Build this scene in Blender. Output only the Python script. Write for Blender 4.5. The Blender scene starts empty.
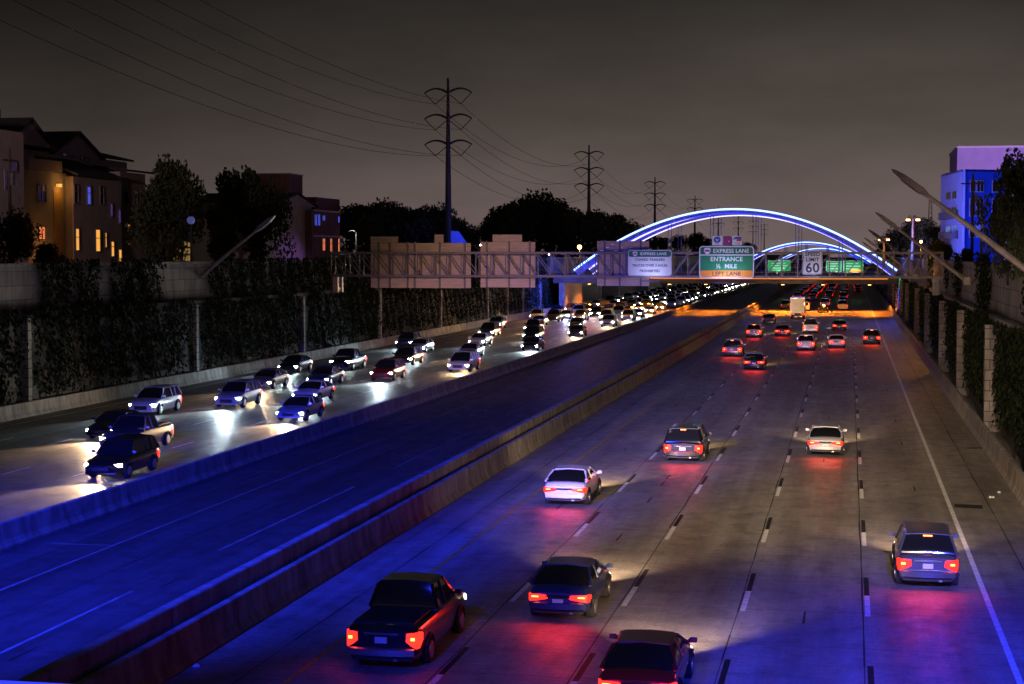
import bpy, bmesh, math, random
from mathutils import Vector, Matrix
random.seed(7)
R = math.radians
scene = bpy.context.scene
col = scene.collection

# ------------------------------------------------------------------ camera
CAM_H = 10.65
FPX = 1684.0
YAW = math.atan(337 / FPX); PITCH = math.atan(88 / FPX)
cd = bpy.data.cameras.new('camera'); cam = bpy.data.objects.new('camera', cd); col.objects.link(cam)
cam.location = (0, 0, CAM_H)
cam.rotation_euler = (math.pi / 2 - PITCH, 0, YAW)
cd.sensor_width = 36; cd.lens = FPX / 1024 * 36
cd.clip_start = 0.1; cd.clip_end = 9000
scene.camera = cam
ROT = cam.rotation_euler.to_matrix()
def at(px, py, X=None, Y=None, Z=None):
    d = ROT @ Vector(((px - 512) / FPX, -(py - 342) / FPX, -1))
    if X is not None: t = X / d.x
    elif Y is not None: t = Y / d.y
    else: t = (Z - CAM_H) / d.z
    return Vector((d.x * t, d.y * t, CAM_H + d.z * t))

# ------------------------------------------------------------------ world
world = bpy.data.worlds.new('World'); scene.world = world; world.use_nodes = True
nt = world.node_tree; N = nt.nodes; L = nt.links; N.clear()
out = N.new('ShaderNodeOutputWorld'); bg = N.new('ShaderNodeBackground')
tc = N.new('ShaderNodeTexCoord'); sep = N.new('ShaderNodeSeparateXYZ')
L.new(tc.outputs['Generated'], sep.inputs[0])
ramp = N.new('ShaderNodeValToRGB'); L.new(sep.outputs['Z'], ramp.inputs[0])
els = ramp.color_ramp.elements
els[0].position = 0.0; els[0].color = (0.118, 0.086, 0.088, 1)
els[1].position = 0.62; els[1].color = (0.0105, 0.0090, 0.0080, 1)
for p, c in ((0.035, (0.094, 0.071, 0.066, 1)), (0.075, (0.058, 0.047, 0.040, 1)), (0.15, (0.0195, 0.0170, 0.0150, 1))):
    e = els.new(p); e.color = c
# towards the left the town is darker than straight down the motorway
vm = N.new('ShaderNodeVectorMath'); vm.operation = 'DOT_PRODUCT'
L.new(tc.outputs['Generated'], vm.inputs[0]); vm.inputs[1].default_value = (math.sin(R(3)), math.cos(R(3)), 0)
mr = N.new('ShaderNodeMapRange'); L.new(vm.outputs['Value'], mr.inputs[0])
mr.inputs[1].default_value = 0.88; mr.inputs[2].default_value = 1.0; mr.inputs[3].default_value = 0.62; mr.inputs[4].default_value = 1.35
mp = N.new('ShaderNodeMapping'); mp.inputs['Scale'].default_value = (1.3, 1.3, 4.5); L.new(tc.outputs['Generated'], mp.inputs[0])
nz = N.new('ShaderNodeTexNoise'); nz.inputs['Scale'].default_value = 2.6; nz.inputs['Detail'].default_value = 6; nz.inputs['Roughness'].default_value = .6; L.new(mp.outputs[0], nz.inputs[0])
mr2 = N.new('ShaderNodeMapRange'); L.new(nz.outputs[0], mr2.inputs[0])
mr2.inputs[1].default_value = 0.3; mr2.inputs[2].default_value = 0.75; mr2.inputs[3].default_value = 0.78; mr2.inputs[4].default_value = 1.38
mu = N.new('ShaderNodeMath'); mu.operation = 'MULTIPLY'; L.new(mr.outputs[0], mu.inputs[0]); L.new(mr2.outputs[0], mu.inputs[1])
L.new(ramp.outputs[0], bg.inputs[0]); L.new(mu.outputs[0], bg.inputs[1]); L.new(bg.outputs[0], out.inputs[0])

# ------------------------------------------------------------------ moon and view
sd = bpy.data.lights.new('moon', 'SUN'); sd.energy = 0.012; sd.angle = R(6); sd.color = (0.75, 0.72, 1)
so = bpy.data.objects.new('moon', sd); col.objects.link(so); so.rotation_euler = (R(40), R(-25), 0)
scene.view_settings.view_transform = 'Standard'; scene.view_settings.look = 'None'
scene.view_settings.exposure = 0.0; scene.view_settings.gamma = 1
scene.render.resolution_x = 1024; scene.render.resolution_y = 684

def light(name, kind, loc, energy, color, parent=None, target=None, size=0.3, spot=60, blend=0.6, rot=None):
    d = bpy.data.lights.new(name, kind); d.energy = energy; d.color = color
    if kind == 'SPOT': d.spot_size = R(spot); d.spot_blend = blend; d.shadow_soft_size = size
    elif kind == 'POINT': d.shadow_soft_size = size
    elif kind == 'AREA': d.shape = 'RECTANGLE'; d.size = size; d.size_y = size * 0.3
    o = bpy.data.objects.new(name, d); col.objects.link(o); o.location = loc
    if target is not None: o.rotation_euler = (Vector(target) - Vector(loc)).to_track_quat('-Z', 'Y').to_euler()
    if rot is not None: o.rotation_euler = rot
    if parent: o.parent = parent
    return o

# ------------------------------------------------------------------ materials
def mat(name, color, rough=0.7, metal=0.0, emit=None, es=0.0, noise=None, coat=0.0, spec=0.5, bump=None, alpha=None):
    m = bpy.data.materials.new(name); m.use_nodes = True
    n = m.node_tree.nodes; l = m.node_tree.links; b = n['Principled BSDF']
    b.inputs['Base Color'].default_value = (*color, 1); b.inputs['Roughness'].default_value = rough
    b.inputs['Metallic'].default_value = metal; b.inputs['Specular IOR Level'].default_value = spec
    b.inputs['Coat Weight'].default_value = coat
    if emit: b.inputs['Emission Color'].default_value = (*emit, 1); b.inputs['Emission Strength'].default_value = es
    if noise or bump:
        t = n.new('ShaderNodeTexCoord')
        mpp = n.new('ShaderNodeMapping'); l.new(t.outputs['Object'], mpp.inputs[0])
    if noise:
        sc, amt, stretch = noise
        mpp.inputs['Scale'].default_value = stretch
        q = n.new('ShaderNodeTexNoise'); q.inputs['Scale'].default_value = sc; q.inputs['Detail'].default_value = 6; q.inputs['Roughness'].default_value = 0.65
        l.new(mpp.outputs[0], q.inputs[0])
        r = n.new('ShaderNodeMapRange'); r.inputs[1].default_value = 0.3; r.inputs[2].default_value = 0.7
        r.inputs[3].default_value = 1 - amt; r.inputs[4].default_value = 1 + amt * 0.6
        l.new(q.outputs[0], r.inputs[0])
        x = n.new('ShaderNodeMix'); x.data_type = 'RGBA'; x.blend_type = 'MULTIPLY'; x.inputs[0].default_value = 1
        x.inputs[6].default_value = (*color, 1); l.new(r.outputs[0], x.inputs[7]); l.new(x.outputs[2], b.inputs['Base Color'])
    if bump:
        sc, st = bump
        q2 = n.new('ShaderNodeTexNoise'); q2.inputs['Scale'].default_value = sc; q2.inputs['Detail'].default_value = 4
        l.new(t.outputs['Object'], q2.inputs[0])
        bp = n.new('ShaderNodeBump'); bp.inputs['Strength'].default_value = st; l.new(q2.outputs[0], bp.inputs['Height']); l.new(bp.outputs[0], b.inputs['Normal'])
    return m

def road_mat(name, base, joint_len=4.6, tint=(1, 1, 1)):
    """worn concrete pavement: transverse tining and joints, longitudinal tyre and oil wear, patches"""
    m = bpy.data.materials.new(name); m.use_nodes = True
    n = m.node_tree.nodes; l = m.node_tree.links; b = n['Principled BSDF']
    t = n.new('ShaderNodeTexCoord'); s = n.new('ShaderNodeSeparateXYZ'); l.new(t.outputs['Object'], s.inputs[0])
    def noise(scale, vec, det=5, lo=0.0, hi=1.0, a=0.3, bb=0.7):
        p = n.new('ShaderNodeMapping'); p.inputs['Scale'].default_value = vec; l.new(t.outputs['Object'], p.inputs[0])
        q = n.new('ShaderNodeTexNoise'); q.inputs['Scale'].default_value = scale; q.inputs['Detail'].default_value = det; q.inputs['Roughness'].default_value = 0.7
        l.new(p.outputs[0], q.inputs[0])
        r = n.new('ShaderNodeMapRange'); r.inputs[1].default_value = a; r.inputs[2].default_value = bb; r.inputs[3].default_value = lo; r.inputs[4].default_value = hi
        l.new(q.outputs[0], r.inputs[0]); return r.outputs[0]
    def mathn(op, a, b2=None, c=None):
        q = n.new('ShaderNodeMath'); q.operation = op
        for i, v in enumerate((a, b2, c)):
            if v is None: continue
            if isinstance(v, (int, float)): q.inputs[i].default_value = v
            else: l.new(v, q.inputs[i])
        return q.outputs[0]
    v = noise(1.0, (0.9, 0.035, 1), 6, 0.62, 1.2)         # long tyre wear
    v = mathn('MULTIPLY', v, noise(0.12, (1, 0.5, 1), 4, 0.7, 1.2))   # big blotches
    v = mathn('MULTIPLY', v, noise(1.0, (1.2, 9, 1), 4, 0.72, 1.22))   # transverse tining
    v = mathn('MULTIPLY', v, noise(9, (1, 1, 1), 3, 0.75, 1.25))   # grain
    # darker oil line along each lane centre, polished wheel paths
    lanew = mathn('COSINE', mathn('MULTIPLY', mathn('SUBTRACT', s.outputs['X'], 0.64), 2 * math.pi / 3.65))
    wheel = mathn('COSINE', mathn('MULTIPLY', mathn('SUBTRACT', s.outputs['X'], 0.64), 4 * math.pi / 3.65))
    v = mathn('MULTIPLY', v, mathn('ADD', 0.92, mathn('MULTIPLY', lanew, mathn('MULTIPLY', noise(.5, (1, .12, 1), 3, 0.0, 1.0), .18))))
    v = mathn('MULTIPLY', v, mathn('ADD', 1.0, mathn('MULTIPLY', wheel, .05)))
    v = mathn('MULTIPLY', v, noise(0.9, (1, 1, 1), 8, 0.8, 1.1, .42, .5))
    # transverse slab joints
    f = mathn('FRACT', mathn('DIVIDE', s.outputs['Y'], joint_len))
    j = mathn('GREATER_THAN', f, 0.985)
    v = mathn('MULTIPLY', v, mathn('SUBTRACT', 1, mathn('MULTIPLY', j, 0.45)))
    mx = n.new('ShaderNodeMix'); mx.data_type = 'RGBA'; mx.blend_type = 'MULTIPLY'; mx.inputs[0].default_value = 1
    mx.inputs[6].default_value = (base * tint[0], base * tint[1], base * tint[2], 1)
    l.new(v, mx.inputs[7]); l.new(mx.outputs[2], b.inputs['Base Color'])
    l.new(noise(1.5, (1, 0.3, 1), 3, 0.40, 0.62), b.inputs['Roughness'])
    bp = n.new('ShaderNodeBump'); bp.inputs['Strength'].default_value = 0.35; bp.inputs['Distance'].default_value = 0.02
    l.new(noise(3.0, (1, 8, 1), 4, 0, 1), bp.inputs['Height']); l.new(bp.outputs[0], b.inputs['Normal'])
    return m

def block_mat(name, base, bw=0.8, bh=0.45, dark=0.3, axis='YZ', amt=0.35):
    m = bpy.data.materials.new(name); m.use_nodes = True
    n = m.node_tree.nodes; l = m.node_tree.links; b = n['Principled BSDF']
    t = n.new('ShaderNodeTexCoord'); s = n.new('ShaderNodeSeparateXYZ'); l.new(t.outputs['Object'], s.inputs[0])
    ad = n.new('ShaderNodeMath'); l.new(s.outputs['X'], ad.inputs[0]); l.new(s.outputs['Y'], ad.inputs[1])
    c = n.new('ShaderNodeCombineXYZ'); l.new(ad.outputs[0], c.inputs[0]); l.new(s.outputs['Z'], c.inputs[1])
    br = n.new('ShaderNodeTexBrick'); br.inputs['Scale'].default_value = 1; br.inputs['Brick Width'].default_value = bw
    br.inputs['Row Height'].default_value = bh; br.inputs['Mortar Size'].default_value = 0.03; br.inputs['Mortar Smooth'].default_value = 0.3
    br.inputs['Color1'].default_value = (*[x * 1.1 for x in base], 1); br.inputs['Color2'].default_value = (*[x * 0.8 for x in base], 1)
    br.inputs['Mortar'].default_value = (*[x * dark for x in base], 1); l.new(c.outputs[0], br.inputs[0])
    q = n.new('ShaderNodeTexNoise'); q.inputs['Scale'].default_value = 0.9; q.inputs['Detail'].default_value = 7
    p = n.new('ShaderNodeMapping'); p.inputs['Scale'].default_value = (1.5, 1.5, 0.35); l.new(t.outputs['Object'], p.inputs[0]); l.new(p.outputs[0], q.inputs[0])
    r = n.new('ShaderNodeMapRange'); r.inputs[1].default_value = 0.35; r.inputs[2].default_value = 0.7; r.inputs[3].default_value = 1 - amt; r.inputs[4].default_value = 1.2
    l.new(q.outputs[0], r.inputs[0])
    x = n.new('ShaderNodeMix'); x.data_type = 'RGBA'; x.blend_type = 'MULTIPLY'; x.inputs[0].default_value = 1
    l.new(br.outputs[0], x.inputs[6]); l.new(r.outputs[0], x.inputs[7]); l.new(x.outputs[2], b.inputs['Base Color'])
    bp = n.new('ShaderNodeBump'); bp.inputs['Strength'].default_value = 0.6; bp.inputs['Distance'].default_value = 0.03
    l.new(br.outputs['Fac'], bp.inputs['Height']); bp.invert = True; l.new(bp.outputs[0], b.inputs['Normal'])
    b.inputs['Roughness'].default_value = 0.85
    return m

def leaf_mat(name, c1, c2):
    m = bpy.data.materials.new(name); m.use_nodes = True
    n = m.node_tree.nodes; l = m.node_tree.links; b = n['Principled BSDF']
    g = n.new('ShaderNodeNewGeometry'); r = n.new('ShaderNodeValToRGB')
    r.color_ramp.elements[0].color = (*c1, 1); r.color_ramp.elements[1].color = (*c2, 1)
    l.new(g.outputs['Random Per Island'], r.inputs[0]); l.new(r.outputs[0], b.inputs['Base Color'])
    b.inputs['Roughness'].default_value = 0.85; b.inputs['Specular IOR Level'].default_value = 0.12
    return m

M = dict(
    road=road_mat('concrete_pavement', 0.27, tint=(1.0, 0.93, 0.84)),
    road2=road_mat('express_pavement', 0.085, tint=(1, 1, 1.05)),
    road3=road_mat('oncoming_pavement', 0.20, tint=(1.0, 0.90, 0.8)),
    barrier=mat('barrier_concrete', (0.33, 0.31, 0.28), 0.8, noise=(1.1, 0.65, (0.6, 1.4, 0.5)), bump=(14, 0.15)),
    joint=mat('joint_dark', (0.02, 0.02, 0.02), 0.9),
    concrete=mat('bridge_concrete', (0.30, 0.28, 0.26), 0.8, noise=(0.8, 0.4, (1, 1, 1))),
    deckdark=mat('darkened_concrete', (0.12, 0.105, 0.10), 0.85, noise=(0.6, 0.4, (1, 1, 1))),  # darker copy of the bridge concrete, dim underside put into the colour
    soil=mat('soil', (0.06, 0.055, 0.04), 0.95, noise=(0.3, 0.5, (1, 1, 1))),
    white=mat('road_paint_white', (0.74, 0.74, 0.72), 0.6, noise=(3, 0.35, (1, 1, 1))),
    faint=mat('worn_paint', (0.26, 0.26, 0.26), 0.7, noise=(2, 0.6, (1, .4, 1))),
    black=mat('road_paint_black', (0.010, 0.010, 0.011), 0.6),
    yellow=mat('road_paint_yellow', (0.55, 0.33, 0.05), 0.6, noise=(2, 0.4, (1, 1, 1))),
    tar=mat('tar', (0.012, 0.012, 0.012), 0.7, noise=(3, 0.4, (1, 1, 1))),
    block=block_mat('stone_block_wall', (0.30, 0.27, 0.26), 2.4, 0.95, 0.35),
    blockdark=block_mat('darkened_stone_wall', (0.10, 0.10, 0.10), 2.4, 0.95, 0.5),  # darker copy of the block wall, left side's dimness put into the colour
    pil=block_mat('pilaster_block', (0.50, 0.47, 0.45), 3.0, 0.62, 0.12, amt=0.5),
    pilr=block_mat('darkened_pilaster', (0.24, 0.21, 0.20), 3.0, 0.62, 0.2, amt=0.6),  # darker copy of the pilaster block, dims the right side by colour
    cope=mat('coping', (0.36, 0.33, 0.31), 0.85, noise=(1, 0.5, (1, 1, 1))),
    steel=mat('galvanised_steel', (0.20, 0.18, 0.17), 0.5, 0.5, noise=(2, 0.3, (1, 1, 1))),
    lampsteel=mat('weathered_lamp_steel', (0.34, 0.29, 0.27), 0.55, 0.3, noise=(2, 0.35, (1, 1, 1))),
    alu=mat('sign_back_aluminium', (0.62, 0.47, 0.30), 0.5, 0.25, noise=(0.9, 0.28, (1, 1, 9))),
    signwhite=mat('sign_white', (0.75, 0.75, 0.80), 0.45, spec=0.4, noise=(1.5, 0.08, (1, 1, 1))),
    signgreen=mat('sign_green', (0.0, 0.22, 0.07), 0.45, noise=(1.2, 0.1, (1, 1, 1))),
    signdark=mat('sign_dark_green', (0.0, 0.14, 0.075), 0.45),
    signorange=mat('sign_orange', (0.80, 0.25, 0.0), 0.45),
    signpurple=mat('sign_purple', (0.25, 0.02, 0.20), 0.45),
    signblue=mat('sign_blue', (0.02, 0.08, 0.50), 0.45), signred=mat('sign_red', (0.60, 0.01, 0.04), 0.45),
    ink=mat('sign_ink', (0.012, 0.012, 0.02), 0.5),
    tower=mat('tower_steel', (0.10, 0.08, 0.09), 0.6, 0.3),
    wire=mat('wire', (0.08, 0.07, 0.065), 0.8, 0.0, spec=.1),
    insul=mat('insulator', (0.10, 0.08, 0.08), 0.4),
    arch=mat('arch_painted_steel', (0.14, 0.13, 0.40), 0.45, 0.1),
    ledblue=mat('led_blue', (0.02, 0.05, 0.3), 0.4, emit=(0.22, 0.38, 1.0), es=4.6),
    ledwhite=mat('led_violet_white', (0.3, 0.3, 0.6), 0.4, emit=(0.62, 0.58, 1.0), es=1.9),
    leddeep=mat('led_deep_blue', (0.02, 0.02, 0.3), 0.4, emit=(0.03, 0.05, 1.0), es=1.2),
    sodium=mat('sodium_lamp', (0.4, 0.2, 0.1), 0.4, emit=(1.0, 0.42, 0.10), es=16),
    fasciaglow=mat('fascia_glow', (0.4, 0.2, 0.1), 0.4, emit=(1.0, 0.28, 0.03), es=0.75),  # emission for the orange light on the deck fascia, no lamp there
    lampwhite=mat('white_lamp', (0.5, 0.5, 0.5), 0.4, emit=(1, 0.95, 0.85), es=20),
    beacon=mat('red_beacon', (0.3, 0.02, 0.02), 0.4, emit=(1, 0.05, 0.03), es=6),
    ivy=leaf_mat('ivy_leaves', (0.008, 0.014, 0.006), (0.022, 0.032, 0.012)),
    leaf=leaf_mat('tree_leaves', (0.030, 0.042, 0.022), (0.075, 0.085, 0.045)),
    leaforange=leaf_mat('broadleaf_leaves', (0.06, 0.06, 0.02), (0.12, 0.10, 0.04)),
    bark=mat('bark', (0.07, 0.05, 0.04), 0.9, noise=(3, 0.5, (1, 1, 0.3))),
    stucco=mat('pale_stucco', (0.34, 0.27, 0.26), 0.9, noise=(0.8, 0.18, (1, 1, 1)), bump=(20, 0.1)),
    stucco2=mat('tan_stucco', (0.30, 0.24, 0.21), 0.9, noise=(0.8, 0.18, (1, 1, 1)), bump=(20, 0.1)),
    roof=mat('dark_shingle', (0.035, 0.03, 0.03), 0.9, noise=(3, 0.4, (1, 1, 1))),
    brick=block_mat('red_brick', (0.22, 0.10, 0.09), 0.4, 0.14, 0.5),
    trim=mat('pale_trim', (0.50, 0.42, 0.46), 0.7),
    frame=mat('window_frame', (0.12, 0.11, 0.12), 0.6),
    glass=mat('dark_window_glass', (0.012, 0.014, 0.02), 0.12, spec=0.8),
    litwarm=mat('warm_lit_window', (0.3, 0.2, 0.1), 0.5, emit=(1.0, 0.42, 0.07), es=1.0, noise=(2, 0.4, (1, 1, 1))),
    litblue=mat('blue_lit_window', (0.05, 0.05, 0.2), 0.5, emit=(0.10, 0.14, 1.0), es=0.6),
    litviolet=mat('violet_lit_window', (0.05, 0.05, 0.2), 0.5, emit=(0.30, 0.12, 0.9), es=0.25),
    litred=mat('orange_lit_window', (0.2, 0.05, 0.02), 0.5, emit=(1.0, 0.25, 0.08), es=0.8),
    bluepaint=mat('blue_painted_render', (0.02, 0.10, 0.55), 0.8, noise=(0.5, 0.15, (1, 1, 1))),
    palerender=mat('pale_blue_render', (0.42, 0.42, 0.68), 0.8, noise=(0.5, 0.12, (1, 1, 1))),
    mauve=mat('mauve_render', (0.34, 0.24, 0.42), 0.85, noise=(0.4, 0.12, (1, 1, 1))),
    wood=mat('pole_wood', (0.10, 0.075, 0.06), 0.9, noise=(2, 0.4, (1, 1, 0.2))),
    tyre=mat('tyre_rubber', (0.012, 0.012, 0.012), 0.85), rim=mat('alloy', (0.35, 0.35, 0.36), 0.35, 0.9),
    carglass=mat('car_glass', (0.008, 0.009, 0.011), 0.06, spec=0.9, coat=0.5),
    plastic=mat('black_plastic', (0.015, 0.015, 0.016), 0.6),
    tail=mat('tail_lamp_red', (0.3, 0.0, 0.0), 0.3, emit=(1.0, 0.012, 0.006), es=5.5),
    tailcore=mat('tail_lamp_core', (0.5, 0.05, 0.0), 0.3, emit=(1.0, 0.16, 0.03), es=12),
    head=mat('head_lamp', (0.8, 0.8, 0.8), 0.2, emit=(1.0, 0.88, 0.70), es=110),
    headdim=mat('head_lamp_side', (0.8, 0.8, 0.8), 0.2, emit=(1.0, 0.88, 0.70), es=5),
    headcool=mat('cool_head_lamp', (0.8, 0.8, 0.8), 0.2, emit=(0.80, 0.95, 1.0), es=110),
    amber=mat('amber_marker', (0.5, 0.2, 0.0), 0.3, emit=(1.0, 0.25, 0.02), es=5),
    plate=mat('number_plate', (0.6, 0.6, 0.58), 0.5),
    rubble=mat('litter_white', (0.5, 0.5, 0.48), 0.8),
)

# ------------------------------------------------------------------ mesh helpers
class MB:
    def __init__(s): s.v = []; s.f = []; s.mi = []
    def add(s, vs, fs, mi=0):
        b = len(s.v); s.v += [tuple(v) for v in vs]; s.f += [tuple(i + b for i in f) for f in fs]; s.mi += [mi] * len(fs)
    def box(s, x0, x1, y0, y1, z0, z1, mi=0):
        s.add([(x0, y0, z0), (x1, y0, z0), (x1, y1, z0), (x0, y1, z0), (x0, y0, z1), (x1, y0, z1), (x1, y1, z1), (x0, y1, z1)],
              [(0, 3, 2, 1), (4, 5, 6, 7), (0, 1, 5, 4), (1, 2, 6, 5), (2, 3, 7, 6), (3, 0, 4, 7)], mi)
    def bar(s, a, b, w, h=None, mi=0):
        a = Vector(a); b = Vector(b); h = h or w
        d = (b - a).normalized(); up = Vector((0, 0, 1)) if abs(d.z) < 0.95 else Vector((0, 1, 0))
        r = d.cross(up).normalized() * w / 2; u = r.cross(d).normalized() * h / 2
        s.add([a - r - u, a + r - u, a + r + u, a - r + u, b - r - u, b + r - u, b + r + u, b - r + u],
              [(0, 3, 2, 1), (4, 5, 6, 7), (0, 1, 5, 4), (1, 2, 6, 5), (2, 3, 7, 6), (3, 0, 4, 7)], mi)
    def tube(s, pts, rad, n=8, mi=0):
        pts = [Vector(p) for p in pts]
        if not hasattr(rad, '__len__'): rad = [rad] * len(pts)
        rings = []
        for i, p in enumerate(pts):
            d = (pts[min(i + 1, len(pts) - 1)] - pts[max(i - 1, 0)]).normalized()
            up = Vector((0, 0, 1)) if abs(d.z) < 0.9 else Vector((0, 1, 0))
            r = d.cross(up).normalized(); u = r.cross(d).normalized()
            rings.append([p + (r * math.cos(2 * math.pi * k / n) + u * math.sin(2 * math.pi * k / n)) * rad[i] for k in range(n)])
        s.loft(rings, mi)
    def loft(s, rings, mi=0, cap=True):
        n = len(rings[0]); vs = [p for r in rings for p in r]; fs = []
        for i in range(len(rings) - 1):
            for k in range(n):
                fs.append((i * n + k, i * n + (k + 1) % n, (i + 1) * n + (k + 1) % n, (i + 1) * n + k))
        if cap: fs.append(tuple(range(n - 1, -1, -1))); fs.append(tuple((len(rings) - 1) * n + k for k in range(n)))
        s.add(vs, fs, mi)
    def prism(s, poly, axis, a, b, mi=0):
        """poly of 2D points extruded along axis 'x','y' or 'z'"""
        def P(p, t): return {'y': (p[0], t, p[1]), 'x': (t, p[0], p[1]), 'z': (p[0], p[1], t)}[axis]
        s.loft([[P(p, a) for p in poly], [P(p, b) for p in poly]], mi)
    def quad(s, a, b, c, d, mi=0): s.add([a, b, c, d], [(0, 1, 2, 3)], mi)
    def build(s, name, m, parent=None, smooth=False, loc=None, bevel=0, fixn=True):
        me = bpy.data.meshes.new(name); me.from_pydata(s.v, [], s.f)
        if isinstance(m, (list, tuple)):
            for x in m: me.materials.append(x)
            me.polygons.foreach_set('material_index', s.mi)
        else: me.materials.append(m)
        if fixn:
            bm = bmesh.new(); bm.from_mesh(me); bmesh.ops.recalc_face_normals(bm, faces=bm.faces); bm.to_mesh(me); bm.free()
        if smooth:
            me.polygons.foreach_set('use_smooth', [True] * len(me.polygons))
            me.set_sharp_from_angle(angle=R(38))
        o = bpy.data.objects.new(name, me); col.objects.link(o)
        if loc is not None: o.location = loc
        if parent: o.parent = parent
        if bevel:
            b = o.modifiers.new('bevel', 'BEVEL'); b.width = bevel; b.segments = 2
        return o

def tag(o, label=None, cat=None, group=None, kind=None):
    if label: o['label'] = label
    if cat: o['category'] = cat
    if group: o['group'] = group
    if kind: o['kind'] = kind
    return o
def thing(name, loc, label, cat, group=None, rz=0):
    o = bpy.data.objects.new(name, None); col.objects.link(o); o.location = loc; o.rotation_euler = (0, 0, rz)
    o.empty_display_size = 0.2
    return tag(o, label, cat, group)
KIDS = {}
def copy_tree(o, parent=None):
    c = o.copy(); col.objects.link(c)
    if parent: c.parent = parent
    for ch in [x for x in ALLOBJ() if x.parent == o]: copy_tree(ch, c)
    return c
def ALLOBJ(): return list(col.objects)
def kids_of(root):
    res = []
    allo = list(col.objects)
    a = [x for x in allo if x.parent == root]
    return [(x, [y for y in allo if y.parent == x]) for x in a]
def dup(root, tree):
    c = root.copy(); col.objects.link(c)
    for k in ('label', 'group'):
        if k in c: del c[k]
    for ch, subs in tree:
        d = ch.copy(); col.objects.link(d); d.parent = c
        for s2 in subs:
            e = s2.copy(); col.objects.link(e); e.parent = d
    return c
def text_mesh(name, s, size, m, parent, loc, depth=0.01, align='CENTER', sx=1.0, bold=0.0):
    cu = bpy.data.curves.new(name, 'FONT'); cu.body = s; cu.size = size; cu.align_x = align; cu.align_y = 'CENTER'
    cu.extrude = depth; cu.offset = bold; cu.resolution_u = 3; cu.space_character = 1.05
    t = bpy.data.objects.new('tmp_text', cu); col.objects.link(t)
    dg = bpy.context.evaluated_depsgraph_get()
    me = bpy.data.meshes.new_from_object(t.evaluated_get(dg)); me.name = name
    me.materials.clear(); me.materials.append(m)
    bpy.data.objects.remove(t, do_unlink=True)
    o = bpy.data.objects.new(name, me); col.objects.link(o); o.parent = parent
    o.location = loc; o.rotation_euler = (math.pi / 2, 0, 0); o.scale = (sx, 1, 1)
    return o

# ================================================================== SETTING
Y0, Y1 = -25.0, 2600.0
XL, XR = -53.4, 8.9            # retaining wall faces
PLATEAU = 9.0
g = MB(); g.box(-4000, 4000, -400, 6000, -1.2, -0.9)
tag(g.build('ground', M['soil']), kind='structure')
def strip(name, x0, x1, z, m, y0=Y0, y1=Y1):
    s = MB(); ys = [y0 + (y1 - y0) * i / 20 for i in range(21)]
    for a, b in zip(ys, ys[1:]): s.quad((x0, a, z), (x1, a, z), (x1, b, z), (x0, b, z))
    return s.build(name, m, fixn=False)
rb = MB(); rb.box(XL - 1.5, XR + 1.5, Y0, Y1, -0.6, -0.02); tag(rb.build('road_base', M['road3']), kind='structure')
tag(strip('outbound_road', -16.9, XR + .1, 0, M['road']), kind='structure')
tag(strip('express_road', -30.2, -16.9, 0.0, M['road2']), kind='structure')
tag(strip('oncoming_road', XL - .1, -30.2, 0, M['road3']), kind='structure')
# street level either side of the cutting
for nm, a, b in (('street_ground', -2500, XL - 1.3), ('side_ground', XR + 1.6, 2500)):
    p = MB(); p.box(a, b, Y0, 5000, 0.05 if nm == 'street_ground' else 0.06, PLATEAU); tag(p.build(nm, M['soil']), kind='structure')

# ---- painted markings
white = MB(); black = MB(); yel = MB()
ZM = 0.005
def dash(x, phase=53.2, w=0.16, ymax=900, mb=white, blk=True):
    y = phase - 12.2 * 6
    while y < ymax:
        mb.quad((x - w / 2, y - 3.05, ZM), (x + w / 2, y - 3.05, ZM), (x + w / 2, y, ZM), (x - w / 2, y, ZM))
        if blk: black.quad((x - w / 2, y + .02, ZM), (x + w / 2, y + .02, ZM), (x + w / 2, y + 3.05, ZM), (x - w / 2, y + 3.05, ZM))
        y += 12.2
def solid(x, mb, w=0.15, y0=-10, y1=1500):
    yy = y0
    while yy < y1: mb.quad((x - w / 2, yy, ZM), (x + w / 2, yy, ZM), (x + w / 2, yy + 50, ZM), (x - w / 2, yy + 50, ZM)); yy += 50
for x in (0.64, -3.02, -6.60, -10.05): dash(x)
solid(4.27, white, 0.17); solid(-13.65, yel, 0.13)
for x in (-36.4, -40.1, -43.8, -47.5): dash(x, blk=False)
solid(-51.1, white); solid(-32.8, yel, 0.13)
faint = MB()
solid(-26.3, faint, 0.11)
for i in range(40):
    y = 8 + i * 24.4; faint.quad((-22.2, y, ZM), (-22.07, y, ZM), (-22.07, y + 17, ZM), (-22.2, y + 17, ZM))
for (y, xa, xb) in ((38.5, -29.0, -26.4), (57, -29.0, -26.4), (33.0, -22.1, -20.4), (78, -29.0, -26.4)):
    faint.quad((xa, y, ZM), (xb, y, ZM), (xb, y + .12, ZM), (xa, y + .12, ZM))
# managed lane diamond
dc = at(479, 413, Z=0); dx, dy, t = .62, 2.6, .22
for sx in (-1, 1):
    for sy in (-1, 1):
        faint.quad((dc.x + sx * dx, dc.y, ZM), (dc.x, dc.y + sy * dy, ZM), (dc.x, dc.y + sy * (dy - 4 * t), ZM), (dc.x + sx * (dx - t), dc.y, ZM))
tag(faint.build('worn_lane_markings', M['faint']), kind='structure')
tag(white.build('white_lane_markings', M['white']), kind='structure')
tag(black.build('black_lane_markings', M['black']), kind='structure')
tag(yel.build('yellow_edge_lines', M['yellow']), kind='structure')
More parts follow.
